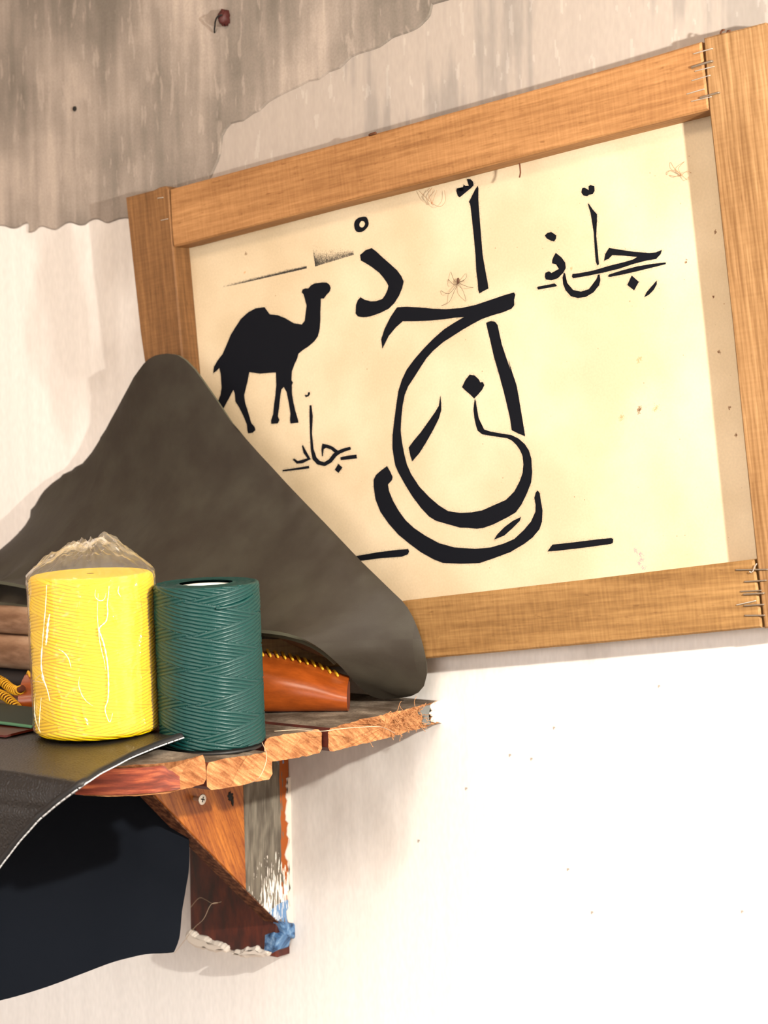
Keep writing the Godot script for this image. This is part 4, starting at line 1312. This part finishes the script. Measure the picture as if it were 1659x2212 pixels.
func film(c: Vector3, radius: float, height: float) -> ArrayMesh:
	var n := FastNoiseLite.new()
	n.seed = 17
	n.frequency = 1.0
	n.fractal_octaves = 4
	var ridge := FastNoiseLite.new()
	ridge.seed = 23
	ridge.frequency = 1.0
	ridge.fractal_type = FastNoiseLite.FRACTAL_RIDGED
	ridge.fractal_octaves = 3
	var rows := []
	var nc := 420
	var prof := []
	for k in 7:
		prof.append(Vector2(radius * sin(PI / 2 * k / 6.0) * 1.0, 0.0006 + 0.004 * (1.0 - cos(PI / 2 * k / 6.0))))
	for k in range(1, 151):
		prof.append(Vector2(radius, 0.0046 + (height - 0.0046) * k / 150.0))
	for k in range(1, 36):
		var q := k / 35.0
		prof.append(Vector2(radius * (1.0 - q), height + 0.0165 * sin(minf(1.0, q * 1.25) * PI / 2)))
	for i in prof.size():
		var p: Vector2 = prof[i]
		var row := PackedVector3Array()
		for k in nc:
			var t := TAU * k / nc
			var d := Vector3(cos(t), 0, -sin(t))
			var r := p.x
			var y := p.y
			if i > 6 and i < 157:
				# upright creases that wander a little, and small dents
				for f in [[-0.95, 1.0, 0.05], [0.02, 1.3, 0.035], [-0.46, 0.7, 0.03], [0.52, 0.8, 0.04], [1.9, 1.2, 0.05], [3.3, 1.0, 0.05], [4.4, 1.2, 0.06], [-1.35, 1.2, 0.05]]:
					var mid: float = f[0] + 0.12 * n.get_noise_2d(p.y * 22.0, f[0] * 7.0)
					var x: float = absf(wrapf(t - mid, -PI, PI)) / (f[2] as float)
					r += 0.0017 * f[1] * exp(-x * 2.0) * maxf(0.1, 0.6 + 1.0 * n.get_noise_2d(p.y * 30.0 + 5.0, f[0] * 3.0) + 0.35 * n.get_noise_2d(p.y * 170.0, f[0] * 5.0))
				r += 0.00022 * n.get_noise_3d(cos(t) * 3.0, sin(t) * 3.0, p.y * 60.0)
				r += 0.0008 * maxf(0.0, ridge.get_noise_3d(cos(t) * 1.6, sin(t) * 1.6, p.y * 30.0) - 0.45)
			elif i >= 157:
				var q := (i - 156) / 35.0
				var amp := sin(minf(1.0, q * 1.4) * PI / 2)
				var w := ridge.get_noise_3d(d.x * (1.2 + p.x * 26.0), d.z * (1.2 + p.x * 26.0), q * 1.2)
				y += amp * (0.0065 * n.get_noise_3d(d.x * p.x * 34.0 + 3.0, d.z * p.x * 34.0, 0.4) + 0.0042 * w - 0.001)
				y += 0.0075 * amp * exp(-pow(Vector2(d.x * p.x - 0.0085, d.z * p.x + 0.0075).length() / 0.010, 2.0))
				r += 0.0012 * w * (1.0 - q)
			row.append(c + Vector3(d.x * r, y, d.z * r))
		rows.append(row)
	return grid(rows, true)


# ------------------------------------------------------------------ leathers

func build_olive_leather() -> void:
	var outline := q3([-220.2,1693.3,27, -214.7,1692.8,27, -208.8,1691.6,27, -202,1688.1,27, -193.1,1681.3,27, -184.4,1672.2,27, -170.4,1657.9,28, -156.7,1643.5,29, -143,1632.4,30, -129.4,1621.5,31, -116,1611.3,32, -102.8,1601,33, -85.6,1588,34, -68.7,1575.5,35, -52.9,1562.8,35, -38.1,1550.2,34, -25.3,1540.1,33, -14.3,1529.9,30, -9,1524.8,28, -5.3,1520.3,27, -1.6,1514,26, 2.1,1505.3,25, 4.6,1497.8,24.5, 6,1490.2,23.5, 6.2,1482.4,22, 4.6,1475.7,20, 0.6,1467.9,18, -4.8,1463.2,17, -11.8,1460.1,16, -18.9,1458.7,16, -25.1,1457.8,18, -30.6,1457.5,21, -34.6,1458.2,24, -36.8,1460,28, -36.2,1464.3,36, -35.5,1469.6,44, -34,1474.8,52, -33.6,1480,58, -32.8,1485.4,66, -32.7,1490.3,73, -33.3,1495.2,80, -35.2,1499.5,86, -37.8,1503.2,92, -41.3,1505.9,97, -45.6,1507.8,101, -50.8,1509,104, -58.9,1509.7,106, -79.2,1510.3,108, -105.9,1512.2,110, -135.5,1515,112, -166.8,1518.3,113, -201.2,1521.9,114, -233.1,1525.7,114, -257.6,1528.3,113, -280.1,1530.6,112, -294.7,1532.1,112, -306.9,1533,112, -339.2,1534.7,110, -372.5,1535.5,108, -406.7,1524.8,80, -408,1524,70, -412.4,1528,48, -407.7,1534.7,38, -400.6,1542.6,30, -396.4,1547.9,26, -393.3,1552.7,22, -389.7,1559.1,18, -387,1566.4,14, -387.6,1574.4,9, -383.6,1581.7,8.5, -378.7,1588.1,8, -372.8,1593.6,8, -364.8,1598.9,7.5, -355.3,1603.6,7.5, -342.3,1609,7.5, -330.4,1614.2,7.5, -319.5,1622.6,8, -310.2,1632,8.5, -303,1639.6,9, -295.8,1647.5,10, -288.2,1654.6,11.5, -280.6,1661,14, -271.5,1668.3,17, -261.4,1675.8,21, -251.5,1681.6,25, -242.7,1686.7,28, -238,1690.2,27, -231.8,1692.3,27, -225.8,1693.1,27])
	var inner := q3([-230.4,1661.7,27, -191.2,1647.9,30, -251.1,1628.5,26, -208.3,1615.2,32, -158.3,1596,38, -285,1594.4,22, -248.4,1581.5,30, -112.1,1559.2,52, -150.1,1552.5,62, -276.5,1555,50, -328.7,1560,38, -59.9,1536.2,56, -66.2,1529,86, -178.4,1537.7,92, -293.4,1539.6,80, -36.9,1511.9,46, -19.9,1486.3,24, -14.9,1502,25, -31.1,1473.4,25])
	var o := thing("leather_hide", "large olive brown leather piece leaning from the shelf against the print frame", "leather", Vector3(-0.1, 1.457, 0.03))
	part(o, "panel", sheet(outline, inner, 0.0055, 0.0024, 0.30, 0.0020), M.olive)
	var lower := q3([-39.3,1484,62, -38.8,1489.1,70, -39.9,1493.2,76, -41.8,1497,82, -45.2,1500.1,88, -50.7,1502.6,93, -57.1,1503.9,97, -65.3,1504.5,99, -85.7,1504.6,101, -112.7,1505.2,103, -143.5,1506.5,104, -175.1,1508.2,105, -210.9,1510,105, -243.2,1512.4,105, -267.9,1514.1,104, -289.6,1515.8,104, -304.3,1516.5,104, -316.7,1517,104, -358.4,1517.3,103, -386.1,1519.6,84, -346.5,1533.4,64, -285.5,1548.6,60, -222.9,1560,56, -161.3,1554.7,50, -119.9,1533.2,44, -90.4,1512,40, -68,1494.2,38, -51.1,1485.2,44])
	part(o, "under_layer", sheet(lower, q3([-135.7,1525.7,78, -199.5,1532.9,80, -267.3,1530.6,82, -80.8,1508.8,70]), 0.009, 0.0030, 0.30, 0.0), M.olive, "second leather layer showing as a thin edge below")


func build_black_leather() -> void:
	# black grained leather draped over the front edge of the shelf (shelf axes)
	var hem := q3([-33.9,8,211.6, -34.6,7,221.1, -34.8,6,231.8, -33.4,5,244.8, -31.3,4,258.6, -24.9,3.5,275.7, -16.2,3.5,295.2, -10.8,3,307.2])
	hem.append_array(q3([-5.2,2.3,319.1, -8.3,-0.5,322.2, -15.9,-5.4,323.4, -23.1,-10.3,324.6, -30,-14.9,324.7, -35.8,-19.4,325.9, -44,-26.3,326.1, -52.3,-33.4,326.4, -60.7,-41.5,326.6, -69.2,-49.8,326.9, -89.3,-70.1,326.7, -107.4,-90.2,326.4]))
	var path := smooth(hem, 6)
	var back := PackedVector3Array()
	for k in 7:
		back.append(Vector3(lerpf(-0.092, path[0].x, k / 7.0), lerpf(0.0042, path[0].y, k * k / 49.0), lerpf(0.168, path[0].z, k / 7.0)))
	var all := back.duplicate()
	all.append_array(path)
	var n := FastNoiseLite.new()
	n.seed = 5
	n.frequency = 7.0
	var rows := []
	for p in all:
		var row := PackedVector3Array()
		for c in 40:
			var t := c / 39.0
			var x := lerpf(p.x, -0.52, t)
			var q := Vector3(x, p.y, p.z)
			if p.y < -0.004:
				q.z += 0.010 * sin(t * PI) + n.get_noise_2d(x, p.y) * 0.006 * minf(1.0, t * 6.0)
			else:
				q.y = lerpf(p.y, 0.0046, minf(1.0, t * 9.0)) + (n.get_noise_2d(x, p.z) * 0.0010 * minf(1.0, t * 6.0) if p.z > 0.26 else 0.0)
			row.append(q)
		rows.append(row)
	var o := thing("leather_piece", "black grained leather with a stitched edge draped over the shelf front under the yellow spool", "leather", Vector3(-0.2, 0.0, 0.30), true)
	part(o, "panel", slab(rows, 0.0020, Vector2(1, 1), false), M.black)
	part(o, "welt", tube(path, 0.0026, 10, 0.8), M.welt, "rolled edge binding")
	# white thread along the outer side of the binding
	var run := PackedVector3Array()
	for i in range(1, path.size()):
		var t := (path[i] - path[i - 1]).normalized()
		var out := Vector3(0.78, 0.12, 0.62)
		out = (out - t * out.dot(t)).normalized()
		var low := t.cross(out)
		if low.y > 0:
			low = -low
		var steps := maxi(1, int(path[i].distance_to(path[i - 1]) / 0.0006))
		for k in steps:
			run.append(path[i - 1].lerp(path[i], float(k) / steps) + (out + low * 0.55).normalized() * 0.0026)
	var i0 := 0
	while i0 + 6 < run.size():
		part(o, "stitch", tube(PackedVector3Array([run[i0], run[i0 + 2], run[i0 + 5]]), 0.00042, 5), M.white_thread)
		i0 += 6
	# dull black leather hanging below the shelf beside the bracket
	var edge := q3([-142.3,1398.9,98, -141,1386.6,98, -139.6,1374.2,98, -138.6,1363.3,98, -139,1352.1,97, -139.7,1341,97, -142.1,1332.2,97, -145.4,1323,97, -148.5,1313.9,98, -150.4,1306.3,99, -149.5,1296.6,102, -145.1,1288.7,108])
	var ep := smooth(edge, 3)
	var low := q3([-145.1,1288.7,108, -156.3,1288.4,117, -164.8,1286.5,126, -174.6,1283.2,138, -187.8,1276.8,151, -201,1270.4,164, -215.2,1264.9,176, -229.3,1260.7,188, -250.5,1253.6,206])
	rows = []
	for r in ep.size():
		var v := float(r) / (ep.size() - 1)
		var row := PackedVector3Array()
		for c in 30:
			var t := c / 29.0
			var lp := smooth_at(low, t)
			var y: float = lerpf(1.440, lp.y, v)
			var yr := lerpf(ep[r].y, y, minf(1.0, t * 4.0))
			var x := lerpf(ep[r].x, low[-1].x, t)
			row.append(Vector3(lerpf(x, lp.x, v * v), yr if r < ep.size() - 1 else lp.y, lerpf(ep[r].z, low[-1].z - 0.012, t) + 0.012 * smoothstep(0.6, 1.0, v) * t + 0.004 * sin(t * 7.0 + v * 2.0) * minf(1.0, t * 5.0)))
		rows.append(row)
	o = thing("leather_piece", "dull black leather hanging below the shelf to the left of the bracket", "leather", Vector3(-0.3, 1.25, 0.06))
	part(o, "panel", slab(rows, 0.0020, Vector2(1, 1), false), M.black_plain)


func smooth_at(path: PackedVector3Array, t: float) -> Vector3:
	var f := t * (path.size() - 1)
	var i := mini(int(f), path.size() - 2)
	return path[i].cubic_interpolate(path[i + 1], path[maxi(i - 1, 0)], path[mini(i + 2, path.size() - 1)], f - i)


func build_case() -> void:
	var a := Vector3(-0.0255, 0.0, 0.066)     # right end, where it touches the shelf
	var b := Vector3(-0.2050, 0.0035, 0.187)
	var o := thing("leather_case", "glossy orange leather case laced with yellow cord, behind the green spool", "case", a.lerp(b, 0.5), true)
	var d := (b - a).normalized()
	var f := Vector3(-d.z, 0, d.x)              # towards the viewer
	if f.z < 0:
		f = -f
	var shape := q2([-1100, 1000, -620, 905, -280, 770, -30, 590, 60, 380, 10, 170, -140, 40, -320, 0, -620, 10, -900, 150, -1050, 400, -1140, 760])
	shape = smooth2(shape, 4)
	var heights := [0.0205, 0.0300, 0.0362, 0.0385, 0.0385, 0.0370, 0.0350, 0.0330, 0.0300, 0.0270, 0.0240]
	var outer := []
	var inner := []
	for r in 41:
		var s := r / 40.0
		var k := s * 10.0
		var i := mini(int(k), 9)
		var h: float = cubic_interpolate(heights[i], heights[i + 1], heights[maxi(i - 1, 0)], heights[mini(i + 2, 10)], k - i)
		var w := 0.021
		var row := PackedVector3Array()
		var row2 := PackedVector3Array()
		for p in shape:
			row.append(a.lerp(b, s) + f * (p.x * w) + Vector3.UP * (p.y * h))
			var q := (p - Vector2(-0.55, 0.42)) * 0.86 + Vector2(-0.55, 0.42)
			row2.append(a.lerp(b, s) + f * (q.x * w) + Vector3.UP * (q.y * h))
		outer.append(row)
		inner.append(row2)
	var body := joined([grid(outer, true, Vector2(1, 3), true), grid([outer[0], inner[0]], true, Vector2.ONE, false), grid([inner[40], outer[40]], true, Vector2.ONE, false)])
	part(o, "body", body, M.case_leather)
	part(o, "lining", grid(inner, true, Vector2.ONE, false), M.case_inner)
	# lacing over the upper edge
	for r in range(1, 52):
		var s := 0.010 + 0.0225 * r
		if s > 0.985:
			break
		var lo: PackedVector3Array = outer[int(s * 40)]
		var hi: PackedVector3Array = outer[mini(int(s * 40) + 1, 40)]
		var m := s * 40 - int(s * 40)
		var at := func(idx: int) -> Vector3: return lo[posmod(idx, lo.size())].lerp(hi[posmod(idx, hi.size())], m)
		var p0: Vector3 = at.call(3) + f * 0.0007 + Vector3.UP * 0.0006
		var p1: Vector3 = at.call(0) + Vector3.UP * 0.0012 + f * 0.0008 + d * 0.0030
		var p2: Vector3 = at.call(-2) - f * 0.0006 + d * 0.0048
		part(o, "lace", tube(smooth(PackedVector3Array([p0 - Vector3.UP * 0.0006, p0, p1, p2]), 3), [0.0003, 0.0005, 0.0008, 0.00095, 0.0010, 0.0010, 0.00095, 0.0009, 0.0008, 0.0005], 6), M.lace)
	# laced flaps at the open end
	for path in [q3([-201.6,21.8,185.4, -206.1,19.7,185.4, -210.7,20,185.4, -214,21.7,186.4, -217.3,24.1,187.3, -219.5,26.1,189.2, -222.7,28,191.1]), q3([-199.8,6.7,189.9, -203.8,9.8,189.8, -208.2,12.5,189.7, -213.5,15.2,189.6, -218.9,16.9,189.5, -223.2,18.6,190.5])]:
		var sp := smooth(path, 5)
		part(o, "flap_edge", tube(sp, 0.0022, 8), M.case_inner)
		for i in range(2, sp.size() - 2, 2):
			var t := (sp[i + 1] - sp[i - 1]).normalized()
			var u := t.cross(Vector3.UP).normalized()
			var v := u.cross(t)
			var loop := PackedVector3Array()
			for k in 11:
				var g := TAU * k / 10.0
				loop.append(sp[i] + (u * cos(g) + v * sin(g)) * 0.0027 + t * (0.0026 * sin(g * 0.5)))
			part(o, "lace", tube(loop, 0.00062, 6), M.lace)


func fold(parent: Node3D, called: String, x0: float, x1: float, zf: float, depth: float, y0: float, y1: float, m: Material, sag := 0.0) -> void:
	# a leather folded over once: rounded towards the viewer
	var rows := []
	var r := (y1 - y0) / 2
	for i in 13:
		var t := i / 12.0
		var x := lerpf(x0, x1, t)
		var row := PackedVector3Array()
		var e := 1.0 - 0.35 * pow(absf(t * 2 - 1), 6.0)
		for k in 13:
			var g := -PI / 2 + PI * k / 12.0
			row.append(Vector3(x, (y0 + y1) / 2 + sin(g) * r * e - sag * t, zf - r + cos(g) * r * e))
		for k in 5:
			row.append(Vector3(x, (y0 + y1) / 2 + r * e - sag * t, lerpf(zf - r, zf - depth, (k + 1) / 5.0)))
		for k in 5:
			row.append(Vector3(x, (y0 + y1) / 2 - r * e - sag * t, lerpf(zf - depth, zf - r, k / 5.0)))
		rows.append(row)
	var caps := []
	for j in 2:
		var line: PackedVector3Array = rows[0 if j == 0 else 12]
		var mid := Vector3.ZERO
		for p in line:
			mid += p / line.size()
		caps.append(grid([line, ring_point(mid, line.size())], true, Vector2.ONE, j == 1))
	part(parent, called, joined([grid(rows, true, Vector2(0.5, 0.6)), caps[0], caps[1]]), m)


func build_leather_stack() -> void:
	var marks := q3([-295.1,62,107.9, -295.8,41.5,108.6, -296.7,16.4,109.5, -297,7.1,109.8])
	var o := thing("leather_roll", "upper pale tan leather fold stacked under the olive hide, left of yellow spool", "leather", Vector3(-0.35, marks[1].y, 0.10), true, "folded tan leathers")
	fold(o, "panel", -0.52, -0.195, 0.109, 0.075, marks[1].y, marks[0].y, M.tan)
	o = thing("leather_roll", "lower tan leather fold just above the laced case end, left of yellow spool", "leather", Vector3(-0.35, marks[2].y, 0.10), true, "folded tan leathers")
	fold(o, "panel", -0.52, -0.195, 0.112, 0.075, marks[2].y, marks[1].y - 0.0004, M.tan)
	o = thing("leather_roll", "dark brown folded leather at the bottom of the stack behind the laced case", "leather", Vector3(-0.35, 0.0, 0.08), true)
	fold(o, "panel", -0.52, -0.215, 0.106, 0.070, 0.0002, marks[2].y - 0.0004, M.dark_stack)
	var rows := []
	for r in 9:
		var row := PackedVector3Array()
		for c in 20:
			var t := c / 19.0
			row.append(Vector3(lerpf(-0.1415, -0.52, t), 0.0112 - 0.0020 * pow(r / 8.0, 2.0) + 0.001 * sin(t * 9.0), lerpf(0.195, 0.232 + 0.004 * sin(t * 5.0), r / 8.0)))
		rows.append(row)
	o = thing("leather_sheet", "dark green leather sheet with a pale green edge lying under the laced case end", "leather", Vector3(-0.33, 0.006, 0.21), true)
	part(o, "panel", slab(rows, 0.0018, Vector2(1, 1), false), M.green_leather)
	var rim := PackedVector3Array()
	for p in rows[8]:
		rim.append(p + Vector3(0, -0.0009, 0.0003))
	part(o, "cut_edge", tube(rim, 0.0011, 6), M.green_edge, "pale green raw edge")
	rows = []
	for r in 9:
		var row := PackedVector3Array()
		for c in 20:
			var t := c / 19.0
			row.append(Vector3(lerpf(-0.1415, -0.52, t), 0.0072 - 0.0006 * pow(r / 8.0, 4.0), lerpf(0.20, 0.252 + 0.003 * sin(t * 6.0 + 1.0), r / 8.0)))
		rows.append(row)
	o = thing("leather_sheet", "thin glossy red brown leather strip lying lowest, on the black leather beside yellow spool", "leather", Vector3(-0.33, 0.004, 0.23), true)
	part(o, "panel", slab(rows, 0.0014, Vector2(1, 1), false), M.brown_leather)


# ------------------------------------------------------------------ small things

func spider(label: String, body: PackedVector3Array, legs: Array, m: Material, fat: float) -> void:
	var o := thing("spider", label, "spider", body[0], false, "spiders on the print frame")
	var rad := []
	var path := smooth(body, 4)
	for i in path.size():
		var t := float(i) / (path.size() - 1)
		rad.append(fat * (0.35 + 0.9 * sin(PI * clampf(t * 0.9 + 0.08, 0, 1))))
	var b := part(o, "body", tube(path, rad, 8), m)
	b.position = -body[0]
	for l in legs:
		part(o, "leg", tube(smooth(l, 3), 0.00013, 4), m).position = -body[0]


func build_small_things() -> void:
	spider("small brown long-legged spider in the middle of the cloth", q3([22.9,1734.9,4, 23,1733,4.4, 22.7,1731,4]), [
		q3([22.5,1731.9,4, 21,1730.4,6, 14.1,1734.5,3.2]), q3([22.5,1732.1,4, 21.1,1733.1,6, 16.4,1739.2,3.2]), q3([22.3,1731.6,4, 16.9,1724.9,6, 8.1,1727.5,3.2]), q3([22.5,1731.2,4, 20.9,1726.1,6, 15.4,1719.8,4, 8.2,1717.6,3.2]),
		q3([23.4,1730.9,4, 28.6,1725.2,6, 28.3,1719.7,3.2]), q3([23.4,1731.5,4, 32,1728.6,6, 34.3,1728.1,3.2]), q3([23.4,1731.9,4, 30.5,1734.1,6, 28.5,1737.5,3.2]), q3([23.2,1732,4, 27.8,1732.3,6, 27.1,1733.3,3.2])], M.spider, 0.0007)
	spider("pale dried spider hanging just under the upper frame bar", q3([2.6,1785.5,5, 3.3,1784.7,5.2, 3.7,1784.2,5]), [
		q3([2.8,1784.9,5, -0.1,1787.8,6, -8.5,1794.1,4]), q3([3,1785.1,5, 1.3,1789.3,6, -0.8,1794,4]), q3([3.1,1785.1,5, 3.9,1790,6, 3.8,1794.7,4]), q3([3.4,1785,5, 5.8,1788.5,6, 6.5,1793.1,4]),
		q3([3.6,1784.3,5, 10.6,1781.9,6, 14.2,1785.8,5, 12.6,1792.6,4]), q3([2.8,1785.1,5, 2.6,1790,7, 2.4,1795,4])], M.spider_pale, 0.0005)
	spider("pale dried spider near the top right corner of the cloth", q3([189.6,1787.6,4, 190.2,1787.2,4.2, 190.7,1787,4]), [
		q3([189.9,1787.4,4, 186.1,1790.4,5, 181.4,1790.2,4, 179.6,1788.3,3.2]), q3([190,1787.5,4, 185.6,1792,5, 182.4,1795.7,3.2]), q3([190.1,1787.5,4, 188.8,1791.3,5, 191.7,1795.1,3.2]), q3([190.3,1787.3,4, 194.7,1789.1,5, 196.4,1788,3.2]),
		q3([190.4,1787.1,4, 194.8,1783.8,5, 194.6,1785.8,3.2]), q3([189.9,1787.2,4, 186.6,1786.6,5, 181.5,1788,3.2])], M.spider_pale, 0.0005)
	# red plug with a bent wire, and a nail
	var at := q3([-179.6,1929.7,4])[0]
	var o := thing("wall_plug", "dark red wall plug with a bent wire hook above the print frame", "hook", at)
	part(o, "plug", lump(at + Vector3(0, 0, -0.001), Vector3(0.0038, 0.0058, 0.006), 77, 0.3), M.red_plug)
	part(o, "wire", tube(smooth(q3([-176.7,1930.5,9, -180.2,1929.6,10, -184.4,1927.1,8, -187.7,1924.7,5, -190.1,1922.1,3, -191.6,1920.9,1]), 4), 0.0006, 6), M.dark_hole)
	at = q3([-336.5,1882.4,1.5])[0]
	o = thing("nail", "small black nail head in the grey upper part of the wall", "nail", at)
	part(o, "head", transformed(lathe(q2([0, -1.5, 1.2, -1.5, 1.2, 0, 2.0, 0.3, 1.8, 0.9, 0, 1.1]), Vector3.ZERO, 14), Transform3D(Basis(Vector3.RIGHT, PI / 2), at)), M.dark_hole)
	# loose threads
	var run := q2([-20.4,144.4, -10.4,134.1, 5.9,131.3, 12.7,117.2, 24.3,104.2, 32.9,103.5, 51.5,115.5])
	var path := PackedVector3Array()
	for p in run:
		path.append(Vector3(p.x + 0.001, 0.0012, p.y))
	o = thing("loose_thread", "long fine white thread lying along the sawn shelf ends", "thread", path[0], true)
	part(o, "strand", tube(smooth(path, 6), 0.00022, 5), M.fibre)
	var hang := q3([6.8,3.1,185, 23.7,-0.1,200.1, 26.6,-5.7,205.3, 24.8,-12.1,208.6, 16.6,-16.1,205.7])
	o = thing("loose_thread", "short pale thread hanging over the second plank's end", "thread", hang[0], true)
	part(o, "strand", tube(smooth(hang, 6), 0.00020, 5), M.fibre)
	var web := q3([-221.8,1259.7,30, -206.5,1272.9,34, -193.2,1284.3,38, -180.2,1293.2,42, -169.4,1305.3,46, -164.6,1307.2,44])
	o = thing("cobweb", "fine grey cobweb strand between the black leather and the red board", "cobweb", web[0])
	part(o, "strand", tube(smooth(web, 6), 0.00018, 5), M.fibre)
	var web2 := q3([-213.9,1292.7,20, -201.5,1301.8,24, -192.8,1302,26, -186,1300.2,26, -179.7,1302,24])
	part(o, "strand", tube(smooth(web2, 6), 0.00018, 5), M.fibre)
